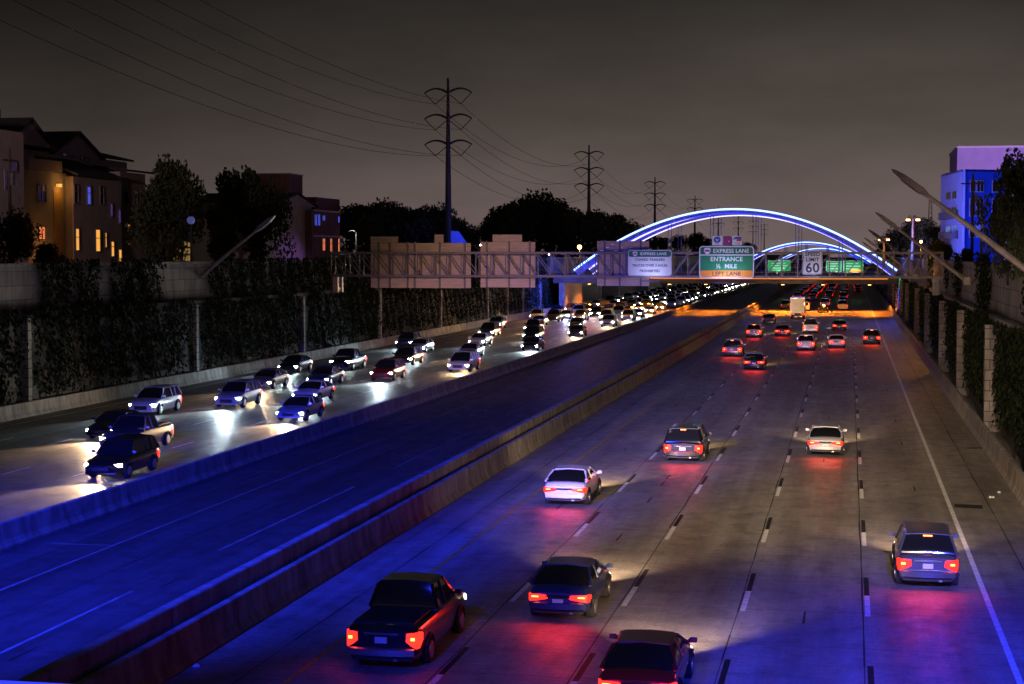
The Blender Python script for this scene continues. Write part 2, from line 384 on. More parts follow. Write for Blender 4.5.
# sealed longitudinal joints, tar patches
tj = MB(); ZT = 0.0025
for x in (0.50, -3.17, -6.75, -10.2, -14.9, 5.9, -20.0, -24.2, -35, -42, -46, -27.9):
    xx = x
    yy = -10
    while yy < 420:
        w = random.uniform(.012, .03); x2 = x + random.uniform(-.02, .02)
        tj.quad((xx - w, yy, ZT), (xx + w, yy, ZT), (x2 + w, yy + 3, ZT), (x2 - w, yy + 3, ZT)); xx = x2; yy += 3
c = at(967, 506, Z=0); tj.quad((c.x - .55, c.y - .55, ZT), (c.x + .6, c.y - .7, ZT), (c.x + .65, c.y + .35, ZT), (c.x - .5, c.y + .5, ZT))
c = at(976, 448, Z=0); tj.quad((c.x - .5, c.y - .4, ZT), (c.x + .45, c.y - .2, ZT), (c.x + .3, c.y + .4, ZT), (c.x - .45, c.y + .2, ZT))
for x in (3.0, -1.2, -8.4, -11.9, -21.5):
    for k in range(6):
        y = random.uniform(35, 160); tj.quad((x - .04, y, ZT), (x + .05, y, ZT), (x + .03, y + 1.8, ZT), (x - .02, y + 1.5, ZT))
tag(tj.build('tar_seams', M['tar']), kind='structure')

# ---- barriers
def jersey(name, x, side, h, label, base=.32, y1=1400, split=9.1):
    """side=+1: sloping face looks towards +x"""
    t = thing(name, (x, 0, 0), label, 'barrier')
    b = MB(); s = side
    prof = [(0, 0), (0, .08), (-.12 * s, .30), (-.2 * s, h - .03), (-.23 * s, h), (-.40 * s, h), (-.43 * s, h - .03), (-.43 * s, 0)]
    y = -20; n = 0
    while y < y1:
        step = split if y < 330 else 80
        b.prism(prof, 'y', y + .012, y + step - .012); y += step
    b.build('barrier_wall', M['barrier'], t)
    return t
jersey('concrete_barrier', 7.25, -1, 1.0, 'pale concrete safety barrier along the right shoulder below the ivy-clad wall')
md = jersey('median_barrier', -16.65, 1, 0.98, 'double concrete median barrier between the red tail lamps and the blue express lanes')
b = MB(); y = -20
while y < 1400:
    st = 12.2 if y < 330 else 80
    b.prism([(-.62, 0), (-.62, 1.40), (-.65, 1.44), (-.92, 1.44), (-.95, 1.40), (-.95, 0)], 'y', y + .02, y + st - .02); y += st
b.build('upper_wall', M['barrier'], md)
b = MB(); b.box(-.60, -.45, -20, 1400, .0, .55); b.build('gutter', M['joint'], md)
jersey('concrete_barrier', -29.75, 1, 0.92, 'concrete barrier dividing blue express lanes from the oncoming head lamps')
jersey('concrete_barrier', -52.6, 1, 0.95, 'weathered low concrete barrier at the foot of the left ivy wall')

# ---- retaining walls
def wall(name, X, s, label, pil_fw, upper_back=.5):
    """s=+1 wall face looks to +x (the left wall); s=-1 face looks to -x"""
    t = thing(name, (X, 0, 0), label, 'wall')
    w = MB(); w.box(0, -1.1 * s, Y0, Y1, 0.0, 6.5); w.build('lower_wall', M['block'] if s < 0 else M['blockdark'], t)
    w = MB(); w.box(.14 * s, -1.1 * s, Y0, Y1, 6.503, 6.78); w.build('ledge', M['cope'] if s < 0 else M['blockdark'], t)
    w = MB(); w.box(-upper_back * s, -1.2 * s, Y0, Y1, 6.783, 9.8); w.build('upper_wall', M['block'], t)
    w = MB(); w.box((-upper_back + .08) * s, -1.28 * s, Y0, Y1, 9.803, 10.02); w.build('coping', M['cope'], t)
    for D in pil_fw:
        p = MB(); wd = .24 if s > 0 else .4; pr = .35 if s > 0 else .9
        p.box(pr * s, .004 * s, D - wd, D + wd, 0.0, 6.42); p.build('pilaster', M['pil'] if s > 0 else M['pilr'], t)
    return t
left_pil = [20 + 0, 48, 74.5, 102.7, 132, 160, 188, 217.5, 247, 262, 275, 291, 335, 365, 395, 425, 455, 485, 515, 545, 580, 620, 660, 700]
right_pil = [24, 51, 78, 104.5, 131, 157, 187, 215, 252, 280, 330, 365, 400, 440, 480, 520]
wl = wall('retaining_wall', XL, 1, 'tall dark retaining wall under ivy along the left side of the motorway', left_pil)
wr = wall('retaining_wall', XR, -1, 'block retaining wall with projecting pilasters and hanging ivy along the right side', right_pil)

# ---- ivy
def ivy(name, X, s, spans, n_per, leaf, label, zr):
    b = MB(); rnd = random.Random(11)
    for (ya, yb, z0, z1, dens, off) in spans:
        cnt = int((yb - ya) * (z1 - z0) * dens)
        ph = [rnd.uniform(0, 6.28) for _ in range(6)]
        for _ in range(cnt):
            y = rnd.uniform(ya, yb); z = rnd.uniform(z0, z1)
            edge = min(y - ya, yb - y)
            fr = .5 + .5 * math.sin(y * 1.1 + ph[0]) * math.sin(y * .37 + ph[1])
            # bare vertical streaks and a ragged lower hem
            if math.sin(y * 1.9 + ph[2]) * math.sin(y * .61 + ph[3]) > .70 and rnd.random() < .85: continue
            if z < z0 + fr * (z1 - z0) * .25 and rnd.random() < .7: continue
            if edge < .5 + .4 * math.sin(z * 2 + ph[4]) and rnd.random() < .8: continue
            x = X + s * (off + rnd.random() ** 2 * .35 + .12 * (1 + math.sin(y * 2.3 + z * 1.3)))
            sz = leaf * rnd.uniform(.6, 1.4)
            nrm = Vector((s, rnd.uniform(-.8, .8), rnd.uniform(-.2, .9))).normalized()
            u = nrm.cross(Vector((0, rnd.uniform(-.3, .3), 1))).normalized() * sz; v = nrm.cross(u).normalized() * sz * .8
            p = Vector((x, y, z))
            b.add([p - u * .5 - v * .2, p - v, p + u * .5 - v * .2, p + u * .35 + v * .5, p + v * .95, p - u * .35 + v * .5], [(0, 1, 2, 3, 4, 5)])
    o = b.build(name, M['ivy'], fixn=False); tag(o, label, 'ivy', kind='stuff'); return o
sp = []
for a, c2 in zip(left_pil, left_pil[1:]):
    if a < 60 or a > 330: continue
    dens = 60 if a < 170 else 36
    sp.append((a + .7, c2 - .7, .9, 6.5, dens, .05))
    sp.append((a + .5, c2 - .7, 6.6, 9.9, dens if c2 < 290 else 6, -.42))
# bare stretches of the upper left wall: cut by choosing spans by hand
sp = [q for q in sp if q[2] < 5]
for a in range(62, 300, 9): sp.append((a, a + random.uniform(5, 9), 6.2 - random.uniform(0, .6), 6.98, 60, .16))
for ya, yb in ((at(33, 290, X=XL - .5).y, at(97, 290, X=XL - .5).y), (at(107, 290, X=XL - .5).y, at(160, 290, X=XL - .5).y), (at(207, 290, X=XL - .5).y, 225), (227, 300)):
    sp.append((ya, yb, 6.5, 10.25, 62, -.42))
ivy('ivy_cover', XL, 1, sp, 0, .17, 'dark ivy blanketing the left retaining wall behind the head lamps', None)
sp = []
for a, c2 in zip(right_pil, right_pil[1:]):
    if a > 290: break
    dens = 34 if a < 110 else 16
    sp.append((a + .5, a + (c2 - a) * .985, .8, 6.6, dens, .05))
    sp.append((a + 3, a + (c2 - a) * .55, 4.5, 6.9, dens, .25))
for ya, yb in ((60, 84), (88, 92), (116, 124), (124.3, 127), (146, 152), (165, 168), (196, 203)):
    sp.append((ya, yb, 6.6, 10.7, 34, -.45))
ivy('ivy_cover', XR, -1, sp, 0, .17, 'dark ivy hanging between the pilasters of the right retaining wall', None)

# ================================================================== CAMERA BRIDGE RAIL (blue edge at the lower left)
vb = thing('bridge_railing', (0, 2.0, 0), 'blue-lit railing edge of the near overpass cutting the bottom left corner', 'railing')
D0 = 2.0
p0 = at(0, 680.5, Y=D0); 
b = MB(); b.box(-60, 12, -.10, -.005, p0.z - .09, p0.z - .004); b.build('rail', M['steel'], vb)
b = MB(); b.box(-60, -.95, -.09, -.002, p0.z - .003, p0.z + .001); b.build('light_strip', M['leddeep'], vb)
for i in range(26): b = MB(); b.box(-60 + i * 2.8, -59.93 + i * 2.8, -.09, -.03, p0.z - 1.1, p0.z - .092); b.build('post', M['steel'], vb)
b = MB(); b.box(-60, 12, -7, -.4, p0.z - 2.1, p0.z - 1.1); o = b.build('bridge_deck', M['concrete'], vb)
# blue flood lamps of the near arch bridge, real lamps on its edge
for i, (x, e, tx, ty) in enumerate(((-44, 130000, -31, 46), (-34, 260000, -26, 62), (-22, 480000, -23.5, 70), (-12, 60000, -7, 33), (6, 400000, 5.5, 35))):
    fl = thing('flood_lamp', (x, 1.2, p0.z + 9.5), f'blue flood lamp on the near overpass, {["far left", "left", "middle", "right", "far right"][i]} of five', 'lamp')
    bb = MB(); bb.box(-.2, .2, -.12, .12, -.15, .15); bb.box(-.05, .05, -.05, .05, -10.4, -.151); bb.build('housing', M['plastic'], fl, bevel=.02)
    bb = MB(); bb.box(-.17, .17, .121, .126, -.12, .12); bb.build('lens', M['leddeep'], fl)
    light('flood_light', 'SPOT', (0, .2, 0), e, (0.015, 0.03, 1.0), fl, size=.25, spot=30 if x > -40 else 24, blend=.7, target=None)
    fl_l = [o for o in col.objects if o.parent == fl and o.type == 'LIGHT'][0]
    fl_l.rotation_euler = (Vector((tx, ty, 0)) - Vector((x, 1.4, p0.z + 9.5))).to_track_quat('-Z', 'Y').to_euler()

for i, (x, e, tx, ty, sp_) in enumerate(((-9, 220000, -5.5, 90, 19), (3, 230000, 1.5, 84, 19), (-34, 14000, -45, 100, 9), (-18, 260000, -36, 170, 11), (-4, 9000, -3, 48, 24))):  # added out-of-view lamps, brighten the road, oncoming side and gantry
    fl = thing('overpass_fill_lamp', (x, 0.6, p0.z + 11.0), f'added unseen warm fill lamp on the near overpass, {["third", "rightmost", "leftmost", "second", "fourth"][i]} from the left of five', 'lamp')
    bb = MB(); bb.box(-.25, .25, -.2, .2, -.1, .1); bb.box(-.05, .05, -.05, .05, -12, -.101); bb.build('housing', M['steel'], fl, bevel=.01)
    ll = light('lamp_light', 'SPOT', (0, .3, 0), e, (1.0, .74, .52) if ty < 160 else (1.0, .60, .30), fl, size=.3, spot=sp_, blend=1)
    ll.rotation_euler = (Vector((tx, ty, 9 if ty == 163 else 1)) - Vector((x, .9, p0.z + 11.0))).to_track_quat('-Z', 'Y').to_euler()

# ================================================================== SIGN GANTRY
GD = 163.0
gan = thing('sign_gantry', (0, GD, 0), 'long steel box truss gantry spanning the whole motorway and carrying the signs', 'gantry')
zt = at(512, 251.5, Y=GD).z; zb = at(512, 277.5, Y=GD).z
xa = at(331, 265, Y=GD).x; xb = at(943, 265, Y=GD).x
zt = 10.75; zb = at(800, 277, Y=GD).z
for yy in (0, 1.5):
    for z in (zt, zb):
        b = MB(); b.box(xa, xb, yy - .11, yy + .11, z - .11, z + .11); b.build('chord', M['steel'], gan)
npan = 40; stp = (xb - xa) / npan
for yy in (0, 1.5):
    b = MB()
    for i in range(npan + 1):
        x = xa + i * stp; b.bar((x, yy, zb + .1), (x, yy, zt - .1), .10)
        if i < npan:
            if (xa + i * stp) < -18: b.bar((x, yy, zt - .1), (x + stp, yy, zb + .1), .085)
            else: b.bar((x, yy, zb + .1), (x + stp, yy, zt - .1), .085)
    b.build('truss_web', M['steel'], gan)
b = MB()
for i in range(npan + 1):
    x = xa + i * stp
    for z in (zt, zb):
        b.bar((x, .1, z), (x, 1.4, z), .08)
        if i < npan: b.bar((x, .1, z), (x + stp, 1.4, z), .06)
b.build('cross_bracing', M['steel'], gan)
for x in (xa + .5, xb - .6):
    b = MB(); z0 = 6.78 if x < 0 else 6.78
    for yy in (0, 1.5): b.box(x - .25, x + .25, yy - .25, yy + .25, z0, zb - .11)
    b.box(x - .18, x + .18, .26, 1.24, z0 + .2, z0 + .5)
    b.build('end_post', M['alu'] if x < 0 else M['steel'], gan)

def rpanel(w, h, t, r=.12, seg=4):
    """rounded rectangle slab in xz, front at y=0, back at y=t"""
    pts = []
    for cx, cz, a0 in ((w / 2 - r, h / 2 - r, 0), (-w / 2 + r, h / 2 - r, 90), (-w / 2 + r, -h / 2 + r, 180), (w / 2 - r, -h / 2 + r, 270)):
        for k in range(seg + 1):
            a = R(a0 + 90 * k / seg); pts.append((cx + r * math.cos(a), cz + r * math.sin(a)))
    return pts
def slab(name, m, parent, cx, cz, w, h, y0, y1, r=.1):
    b = MB(); b.prism([(cx + p[0], cz + p[1]) for p in rpanel(w, h, 0, min(r, w * .4, h * .4))], 'y', y0, y1); return b.build(name, m, parent)
SD = GD - .55
def sign_at(x0, x1, y0, y1, Y):
    a = at((x0 + x1) / 2, (y0 + y1) / 2, Y=Y); l = at(x0, (y0 + y1) / 2, Y=Y); r = at(x1, (y0 + y1) / 2, Y=Y)
    u = at((x0 + x1) / 2, y0, Y=Y); d = at((x0 + x1) / 2, y1, Y=Y)
    return a, r.x - l.x, u.z - d.z
def shield(parent, cx, cz, s, y):
    """small rounded route shield with a coloured bar"""
    b = MB(); pts = [(-.5, .35), (-.25, .5), (0, .42), (.25, .5), (.5, .35), (.5, -.05), (.3, -.38), (0, -.55), (-.3, -.38), (-.5, -.05)]
    b.prism([(cx + p[0] * s, cz + p[1] * s) for p in pts], 'y', y, y + .01); sh = b.build('route_shield', M['signwhite'], parent)
    b = MB(); b.prism([(cx + p[0] * s * .72, cz + p[1] * s * .3) for p in [(-.5, -.5), (.5, -.5), (.5, .5), (-.5, .5)]], 'y', y - .006, y - .002); b.build('shield_band', M['signpurple'], sh)
# green entrance sign
a, w, h = sign_at(699, 754, 246, 278.5, SD)
sg = thing('motorway_sign', a, 'large green express lane entrance sign with an orange LEFT LANE band, fixed to the gantry', 'road sign')
slab('panel', M['signwhite'], sg, 0, 0, w, h, 0, .08, .35)
slab('green_field', M['signgreen'], sg, 0, -.02, w - .22, h - .22, -.006, -.001, .25)
slab('header', M['signdark'], sg, 0, h / 2 - .11 - .37, w - .22, .74, -.012, -.008, .25)
slab('divider', M['signwhite'], sg, 0, h / 2 - .86, w - .22, .09, -.018, -.013, .02)
slab('orange_band', M['signorange'], sg, 0, -h / 2 + .11 + .33, w - .22, .66, -.012, -.008, .2)
shield(sg, -w / 2 + .78, h / 2 - .46, .62, -.03)
text_mesh('lettering', 'EXPRESS LANE', .52, M['signwhite'], sg, (.42, -.025, h / 2 - .48), sx=.98, bold=.008)
text_mesh('lettering', 'ENTRANCE', .58, M['signwhite'], sg, (0, -.02, h / 2 - 1.27), sx=1.0, bold=.01)
text_mesh('lettering', '½  MILE', .56, M['signwhite'], sg, (0, -.02, h / 2 - 1.95), sx=1.0, bold=.01)
text_mesh('lettering', 'LEFT LANE', .52, M['ink'], sg, (0, -.025, -h / 2 + .44), sx=1.05, bold=.012)
for x in (-w * .3, 0, w * .3): b = MB(); b.box(x - .05, x + .05, .081, .42, -h / 2 + .1, h / 2 - .1); b.build('mounting_beam', M['steel'], sg)
# three payment tag plates above it
for i, (x0, x1, lab) in enumerate(((712, 722.3, 'small white plate with a round dark emblem, left of three above the green sign'),
                                  (723.2, 731.2, 'small purple plate in the middle of three above the green sign'),
                                  (732.2, 742, 'small white plate with blue and red blocks, right of three above the green sign'))):
    a, w, h = sign_at(x0, x1, 236, 245.2, SD)
    t = thing('toll_tag_plate', a, lab, 'sign plate', 'toll tag plates above the green sign')
    slab('panel', M['signwhite'] if i != 1 else M['signpurple'], t, 0, 0, w, h, 0, .04, .06)
    if i == 0:
        b = MB(); ring = [(math.cos(2 * math.pi * k / 20), math.sin(2 * math.pi * k / 20)) for k in range(20)]
        b.prism([(p[0] * .34, .08 + p[1] * .30) for p in ring], 'y', -.008, -.002); b.build('emblem', M['signblue'], t)
        b = MB(); b.prism([(-.2, .2), (0, .1), (.2, .2), (0, -.12)], 'y', -.016, -.010); b.build('chevron', M['signwhite'], t)
        text_mesh('lettering', 'TAG', .16, M['ink'], t, (0, -.01, -.33))
    elif i == 1:
        b = MB(); b.box(-w / 2 + .06, w / 2 - .06, -.008, -.002, .02, .06); b.box(-w / 2 + .06, w / 2 - .06, -.008, -.002, -.22, -.18); b.build('bars', M['signred'], t)
        b = MB(); b.box(.1, .22, -.008, -.002, -.12, -.02); b.build('spot_mark', M['signwhite'], t)
    else:
        b = MB(); b.prism([(-w / 2 + .05, .05), (-w / 2 + .3, .36), (w / 2 - .04, .36), (w / 2 - .04, .16), (-.1, .16)], 'y', -.008, -.002); b.build('blue_block', M['signblue'], t)
        b = MB(); b.box(-.06, w / 2 - .04, -.008, -.002, -.05, .14); b.build('red_block', M['signred'], t)
        text_mesh('lettering', 'TxTag', .22, M['ink'], t, (0, -.01, -.27))
    b = MB(); b.box(-.05, .05, .041, .12, -h / 2 - .3, h / 2 - .05); b.build('post', M['steel'], t)
# white prohibition sign
a, w, h = sign_at(628, 671.5, 250, 275.5, SD)
sg = thing('motorway_sign', a, 'white rules sign with a green header, left of the big green sign on the gantry', 'road sign')
slab('panel', M['signwhite'], sg, 0, 0, w, h, 0, .08, .2)
slab('header', M['signdark'], sg, 0, h / 2 - .37, w - .12, .60, -.006, -.001, .2)
shield(sg, -w / 2 + .68, h / 2 - .37, .45, -.02)
text_mesh('lettering', 'EXPRESS LANE', .38, M['signwhite'], sg, (.35, -.012, h / 2 - .37), bold=.008)
text_mesh('lettering', 'TOWED TRAILERS', .34, M['ink'], sg, (0, -.012, .28), bold=.006)
text_mesh('lettering', 'TRUCKS OVER 2 AXLES', .32, M['ink'], sg, (0, -.012, -.27), bold=.006, sx=.98)
text_mesh('lettering', 'PROHIBITED', .34, M['ink'], sg, (0, -.012, -.80), bold=.006)
for x in (-w * .3, w * .3): b = MB(); b.box(x - .05, x + .05, .081, .42, -h / 2 + .1, h / 2 - .1); b.build('mounting_beam', M['steel'], sg)
# speed limit sign
a, w, h = sign_at(802.5, 822.5, 251, 274.5, SD)
sg = thing('speed_limit_sign', a, 'white SPEED LIMIT 60 sign on the gantry above the red tail lamps', 'road sign')
slab('panel', M['signwhite'], sg, 0, 0, w, h, 0, .08, .12)
for nm, dz, ww, hh in (('border', 0, w - .12, h - .12),):
    b = MB()
    for sx in (-1, 1): b.box(sx * ww / 2 - .02, sx * ww / 2 + .02, -.006, -.001, -hh / 2, hh / 2)
    for sz in (-1, 1): b.box(-ww / 2 + .021, ww / 2 - .021, -.006, -.001, sz * hh / 2 - .02, sz * hh / 2 + .02)
    b.build('border', M['ink'], sg)
text_mesh('lettering', 'SPEED', .50, M['ink'], sg, (0, -.01, .80), bold=.012)
text_mesh('lettering', 'LIMIT', .50, M['ink'], sg, (0, -.01, .28), bold=.012)
text_mesh('numerals', '60', 1.28, M['ink'], sg, (0, -.01, -.52), bold=.025)
b = MB(); b.box(-.05, .05, .081, .42, -h / 2 + .1, h / 2 - .1); b.build('mounting_beam', M['steel'], sg)
for px, py, w_, e in ((726, 283, 2.2, 420), (650, 281, 1.8, 180), (812.5, 281, .9, 110)):  # added lamps that brighten the sign faces
    a_ = at(px, py, Y=GD - 2.3); t = thing('sign_fill_lamp', a_, f'added slim fill lamp on a bracket under the {"green entrance" if px == 726 else "white rules" if px == 650 else "speed limit"} sign', 'lamp', 'added sign fill lamps on the gantry')
    b = MB(); b.box(-w_ / 2, w_ / 2, -.1, .1, -.06, .06); b.build('housing', M['steel'], t, bevel=.01)
    b = MB(); b.box(-.04, .04, .11, 2.2, -.04, .04); b.build('bracket', M['steel'], t)
    l_ = light('lamp_light', 'AREA', (0, 0, .08), e * .42, (.55, .58, 1.0), t, size=w_); l_.rotation_euler = (R(180 - 38), 0, 0)
# backs of the signs for oncoming traffic
def sign_back(rects, label, beams):
    Y = GD + 2.05
    a, w, h = sign_at(*rects[0], Y)
    t = thing('overhead_sign', a, label, 'road sign', 'sign backs on the gantry')
    for k, rc in enumerate(rects):
        a2, w2, h2 = sign_at(*rc, Y); cx, cz = a2.x - a.x, a2.z - a.z
        b = MB(); n = max(2, round(h2 / .32))
        for i in range(n):   # extruded aluminium planks
            z0 = cz - h2 / 2 + h2 * i / n; b.box(cx - w2 / 2, cx + w2 / 2, 0 if i % 2 else .006, .06, z0 + .004, z0 + h2 / n - .004)
            b.box(cx - w2 / 2, cx + w2 / 2, -.035, .004, z0 + h2 / n - .03, z0 + h2 / n - .006)
        b.build('panel' if k == 0 else 'tab_panel', M['alu'], t)
    for px in beams:
        b = MB(); x = at(px, 265, Y=Y).x - a.x; b.box(x - .07, x + .07, -.30, -.04, -h / 2 - .0, h / 2 + .1)
        b.build('mounting_beam', M['steel'], t)
    return t
sign_back([(370.5, 470.5, 243, 288), (370.5, 398, 236.5, 242.8), (434.5, 443.5, 234.5, 242.8)],
          'widest ribbed aluminium sign back on the gantry, nearest the left wall', (379, 390, 408, 415, 440, 465))
sign_back([(480.5, 535, 242, 287.5), (492.5, 522, 234.5, 241.8)], 'stepped aluminium sign back with a narrower tab on top, middle of the gantry', (487, 509.5, 530))
sign_back([(597, 649, 241, 286)], 'orange-lit aluminium sign back beside the white rules sign', (605, 620, 641))

# ================================================================== ARCH BRIDGES
def arch_bridge(D, zdeck, zfeet, xl, xr, rise, width, label, nhang, lod=False, strips=True, zb=5.45):
    t = thing('arch_bridge', ((xl + xr) / 2, D, 0), label, 'bridge')
    hw = (xr - xl) / 2
    def pt(u, dy, dz=0): return Vector((u * hw, dy, zfeet + rise * (1 - u * u) + dz))
    S = 48
    for r_i, dy in enumerate((0, width)):
        b = MB(); rings = []
        for i in range(S + 1):
            u = -1 + 2 * i / S; p = pt(u, dy); tan = Vector((1, 0, -2 * rise * u / hw)).normalized(); nn = Vector((-tan.z, 0, tan.x))
            rr = 0.36 + .22 * abs(u) ** 2
            rings.append([p + Vector((0, -.45, 0)) + nn * rr, p + Vector((0, .45, 0)) + nn * rr, p + Vector((0, .45, 0)) - nn * rr, p + Vector((0, -.45, 0)) - nn * rr])
        b.loft(rings); rib = b.build('arch_rib', M['arch'], t)
        for sgn, mm, rad in ((1, M['ledblue'] if r_i == 0 else M['ledwhite'], .17 if not lod else .25), (-1, M['leddeep'] if r_i == 0 else M['ledwhite'], .12 if not lod else .17)):
            b = MB(); pts = []
            for i in range(S + 1):
                u = -1 + 2 * i / S; tan = Vector((1, 0, -2 * rise * u / hw)).normalized(); nn = Vector((-tan.z, 0, tan.x)); rr = 0.36 + .22 * u * u
                pts.append(pt(u, dy - .55) + nn * rr * sgn)
            b.tube(pts, rad, 6); b.build('light_strip', mm, rib)
        for k in range(nhang):
            u = -.80 + 1.6 * (k + .5) / nhang
            b = MB(); p = pt(u, dy)
            for q in (-.28, .28): b.tube([(p.x + q, dy, zdeck + .1), (p.x + q, dy, p.z - .4)], .055 if not lod else .1, 6)
            b.build('hanger', M['arch'], t)
    b = MB(); b.box(-hw - 4, hw + 5, -1.2, width + 1.2, zb + .5, zdeck); b.box(-hw - 4, hw + 5, -1.4, -1.21, zb, zdeck + .15); b.box(-hw - 4, hw + 5, width + 1.21, width + 1.4, zb, zdeck + .15)
    for k in range(7): b.box(-hw - 4, hw + 5, .6 + k * (width - 1.2) / 6 - .3, .6 + k * (width - 1.2) / 6 + .3, zb + .05, zb + .49)
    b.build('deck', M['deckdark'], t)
    b = MB()
    for dy in (-1.3, width + 1.3):
        b.box(-hw - 4, hw + 5, dy - .04, dy + .04, zdeck + .62, zdeck + .70)
        n = int(2 * hw / 1.5)
        for i in range(n): x = -hw + i * 2 * hw / n; b.box(x - .03, x + .03, dy - .03, dy + .03, zdeck + .151, zdeck + .62)
    b.build('railing', M['steel'], t)
    return t
ab = arch_bridge(300, 6.75, 7.3, -48.2, 7.8, 10.9, 18, 'nearest arch bridge over the motorway, outlined in bright blue light', 6)
bx = -20.2
# abutments and median pier of the nearest bridge
b = MB(); b.box(8.45 - bx, 9.6 - bx, -1.2, 19.2, 0, 5.45); b.build('abutment', M['concrete'], ab); b = MB(); b.box(-51.2 - bx, -50.2 - bx, -1.2, 19.2, 0, 5.45); b.build('abutment', M['concrete'], ab)
b = MB(); b.box(at(650, 278, Y=298.5).x - bx, at(888, 278, Y=298.5).x - bx, -1.46, -1.42, 6.25, 6.52); b.build('fascia_glow_strip', M['fasciaglow'], ab)  # glowing strip stands in for orange light falling on the fascia
b = MB(); b.box(8.30 - bx, 8.42 - bx, -1.7, -1.58, 1.2, 5.6); b.build('column_light', M['leddeep'], ab)
a2 = arch_bridge(720, 6.2, 6.0, -45.2, 9.5, 9.2, 18, 'second arch bridge beyond the first, pale blue and much smaller', 5, lod=True, zb=5.2)
a3 = arch_bridge(1080, 6.0, 5.6, -44.5, 9.0, 8.2, 18, 'farthest and faintest of the three arch bridges, under the speed limit sign', 4, lod=True, zb=5.1)
# blue light the LED strips throw on bridge, walls and ground
light('arch_led_light', 'SPOT', (-46 - bx, -14, 9.5), 16000, (0.03, 0.08, 1.0), ab, size=.4, spot=110, rot=(R(55), 0, R(70)))
for x, z, e in ((-49, 13, 2600), (-38, 16, 1400), (-19, 20, 1200), (0, 16, 900), (7.5, 11.5, 1700)):
    light('arch_led_light', 'POINT', (x - bx, 6, z), e, (0.05, 0.10, 1.0), ab, size=.5)
light('arch_led_light', 'POINT', (-49 - bx, -5.5, 9.0), 2200, (0.05, 0.10, 1.0), ab, size=.5)
light('arch_led_light', 'POINT', (-28, 5, 9), 2500, (0.1, 0.2, 1.0), a2, size=.5)
# sodium lamps under the deck
k = 0
for yy in (301, 316):
    for x in (-46, -38, -31.5, -25, -18.5, -11.5, -4.5, 3.5):
        k += 1
        t = thing('underpass_lamp', (x, yy, 5.42), f'orange lamp under the nearest arch bridge, {"front" if yy < 305 else "rear"} row, number {k if k < 9 else k - 8} from the left', 'lamp', 'orange lamps under the arch bridge')
        b = MB(); b.box(-.3, .3, -.15, .15, -.16, -.02); b.build('housing', M['plastic'], t)
        b = MB(); b.box(-.26, .26, -.12, .12, -.20, -.161); b.build('lens', M['sodium'], t)
        light('lamp_light', 'SPOT', (0, 0, -.25), (9000 if yy < 305 else 15000), (1.0, 0.24, 0.02), t, size=.4, spot=150, blend=1, rot=(0, 0, 0))
# second gantry with green signs beyond the bridge
GD2 = 415
g2 = thing('sign_gantry', (0, GD2, 0), 'distant gantry with bright green signs seen through the truss below the arches', 'gantry')
b = MB(); 
for z in (7.4, 9.3): b.box(-17.5, 8.6, -.1, .1, z - .1, z + .1)
for i in range(14): b.bar((-17.5 + i * 2, 0, 7.4), (-16.5 + i * 2, 0, 9.3), .08)
b.build('truss', M['steel'], g2)
b = MB(); b.box(8.2, 8.6, -.2, .2, 0, 9.4); b.box(-17.5, -17.1, -.2, .2, 1.4, 9.4); b.build('post', M['steel'], g2)
signlit = mat('glowing_green_sign', (0, .3, .1), .5, emit=(0.0, 0.30, 0.09), es=.55)  # sign face glows by emission in its colour
for (x0, x1, y0, y1, lab) in ((767.5, 791, 260.5, 271.5, 'distant green sign left of the speed limit sign, seen through the truss'),
                              (826, 842, 261, 272, 'distant narrow green sign just right of the speed limit sign'),
                              (843, 863.5, 260.5, 272.5, 'distant green sign with an orange panel at its lower right')):
    a, w, h = sign_at(x0, x1, y0, y1, GD2 - .4)
    t = thing('distant_sign', a, lab, 'road sign', 'distant green signs')
    slab('panel', M['signwhite'], t, 0, 0, w, h, 0, .08, .15); slab('green_field', signlit, t, 0, 0, w - .25, h - .25, -.006, -.001, .15)
    b = MB()
    for q in range(3): b.box(-w * .35, w * (.25 + .1 * (q % 2)), -.012, -.008, h * .22 - q * h * .22, h * .22 - q * h * .22 + .18)
    b.build('legend_bars', M['signwhite'], t)
    if x0 == 843: slab('orange_panel', mat('glowing_orange_sign', (.8, .3, 0), .5, emit=(1, .3, .02), es=.8), t, w * .15, -h / 2 + .4, w * .6, .55, -.02, -.014, .05)  # orange panel glows by emission too
    light('sign_fill_lamp', 'SPOT', (0, -2.5, -h / 2 - .6), 500, (.9, 1, .9), t, size=.1, spot=110, rot=(R(135), 0, 0))  # light without a fixture, brightens the sign face

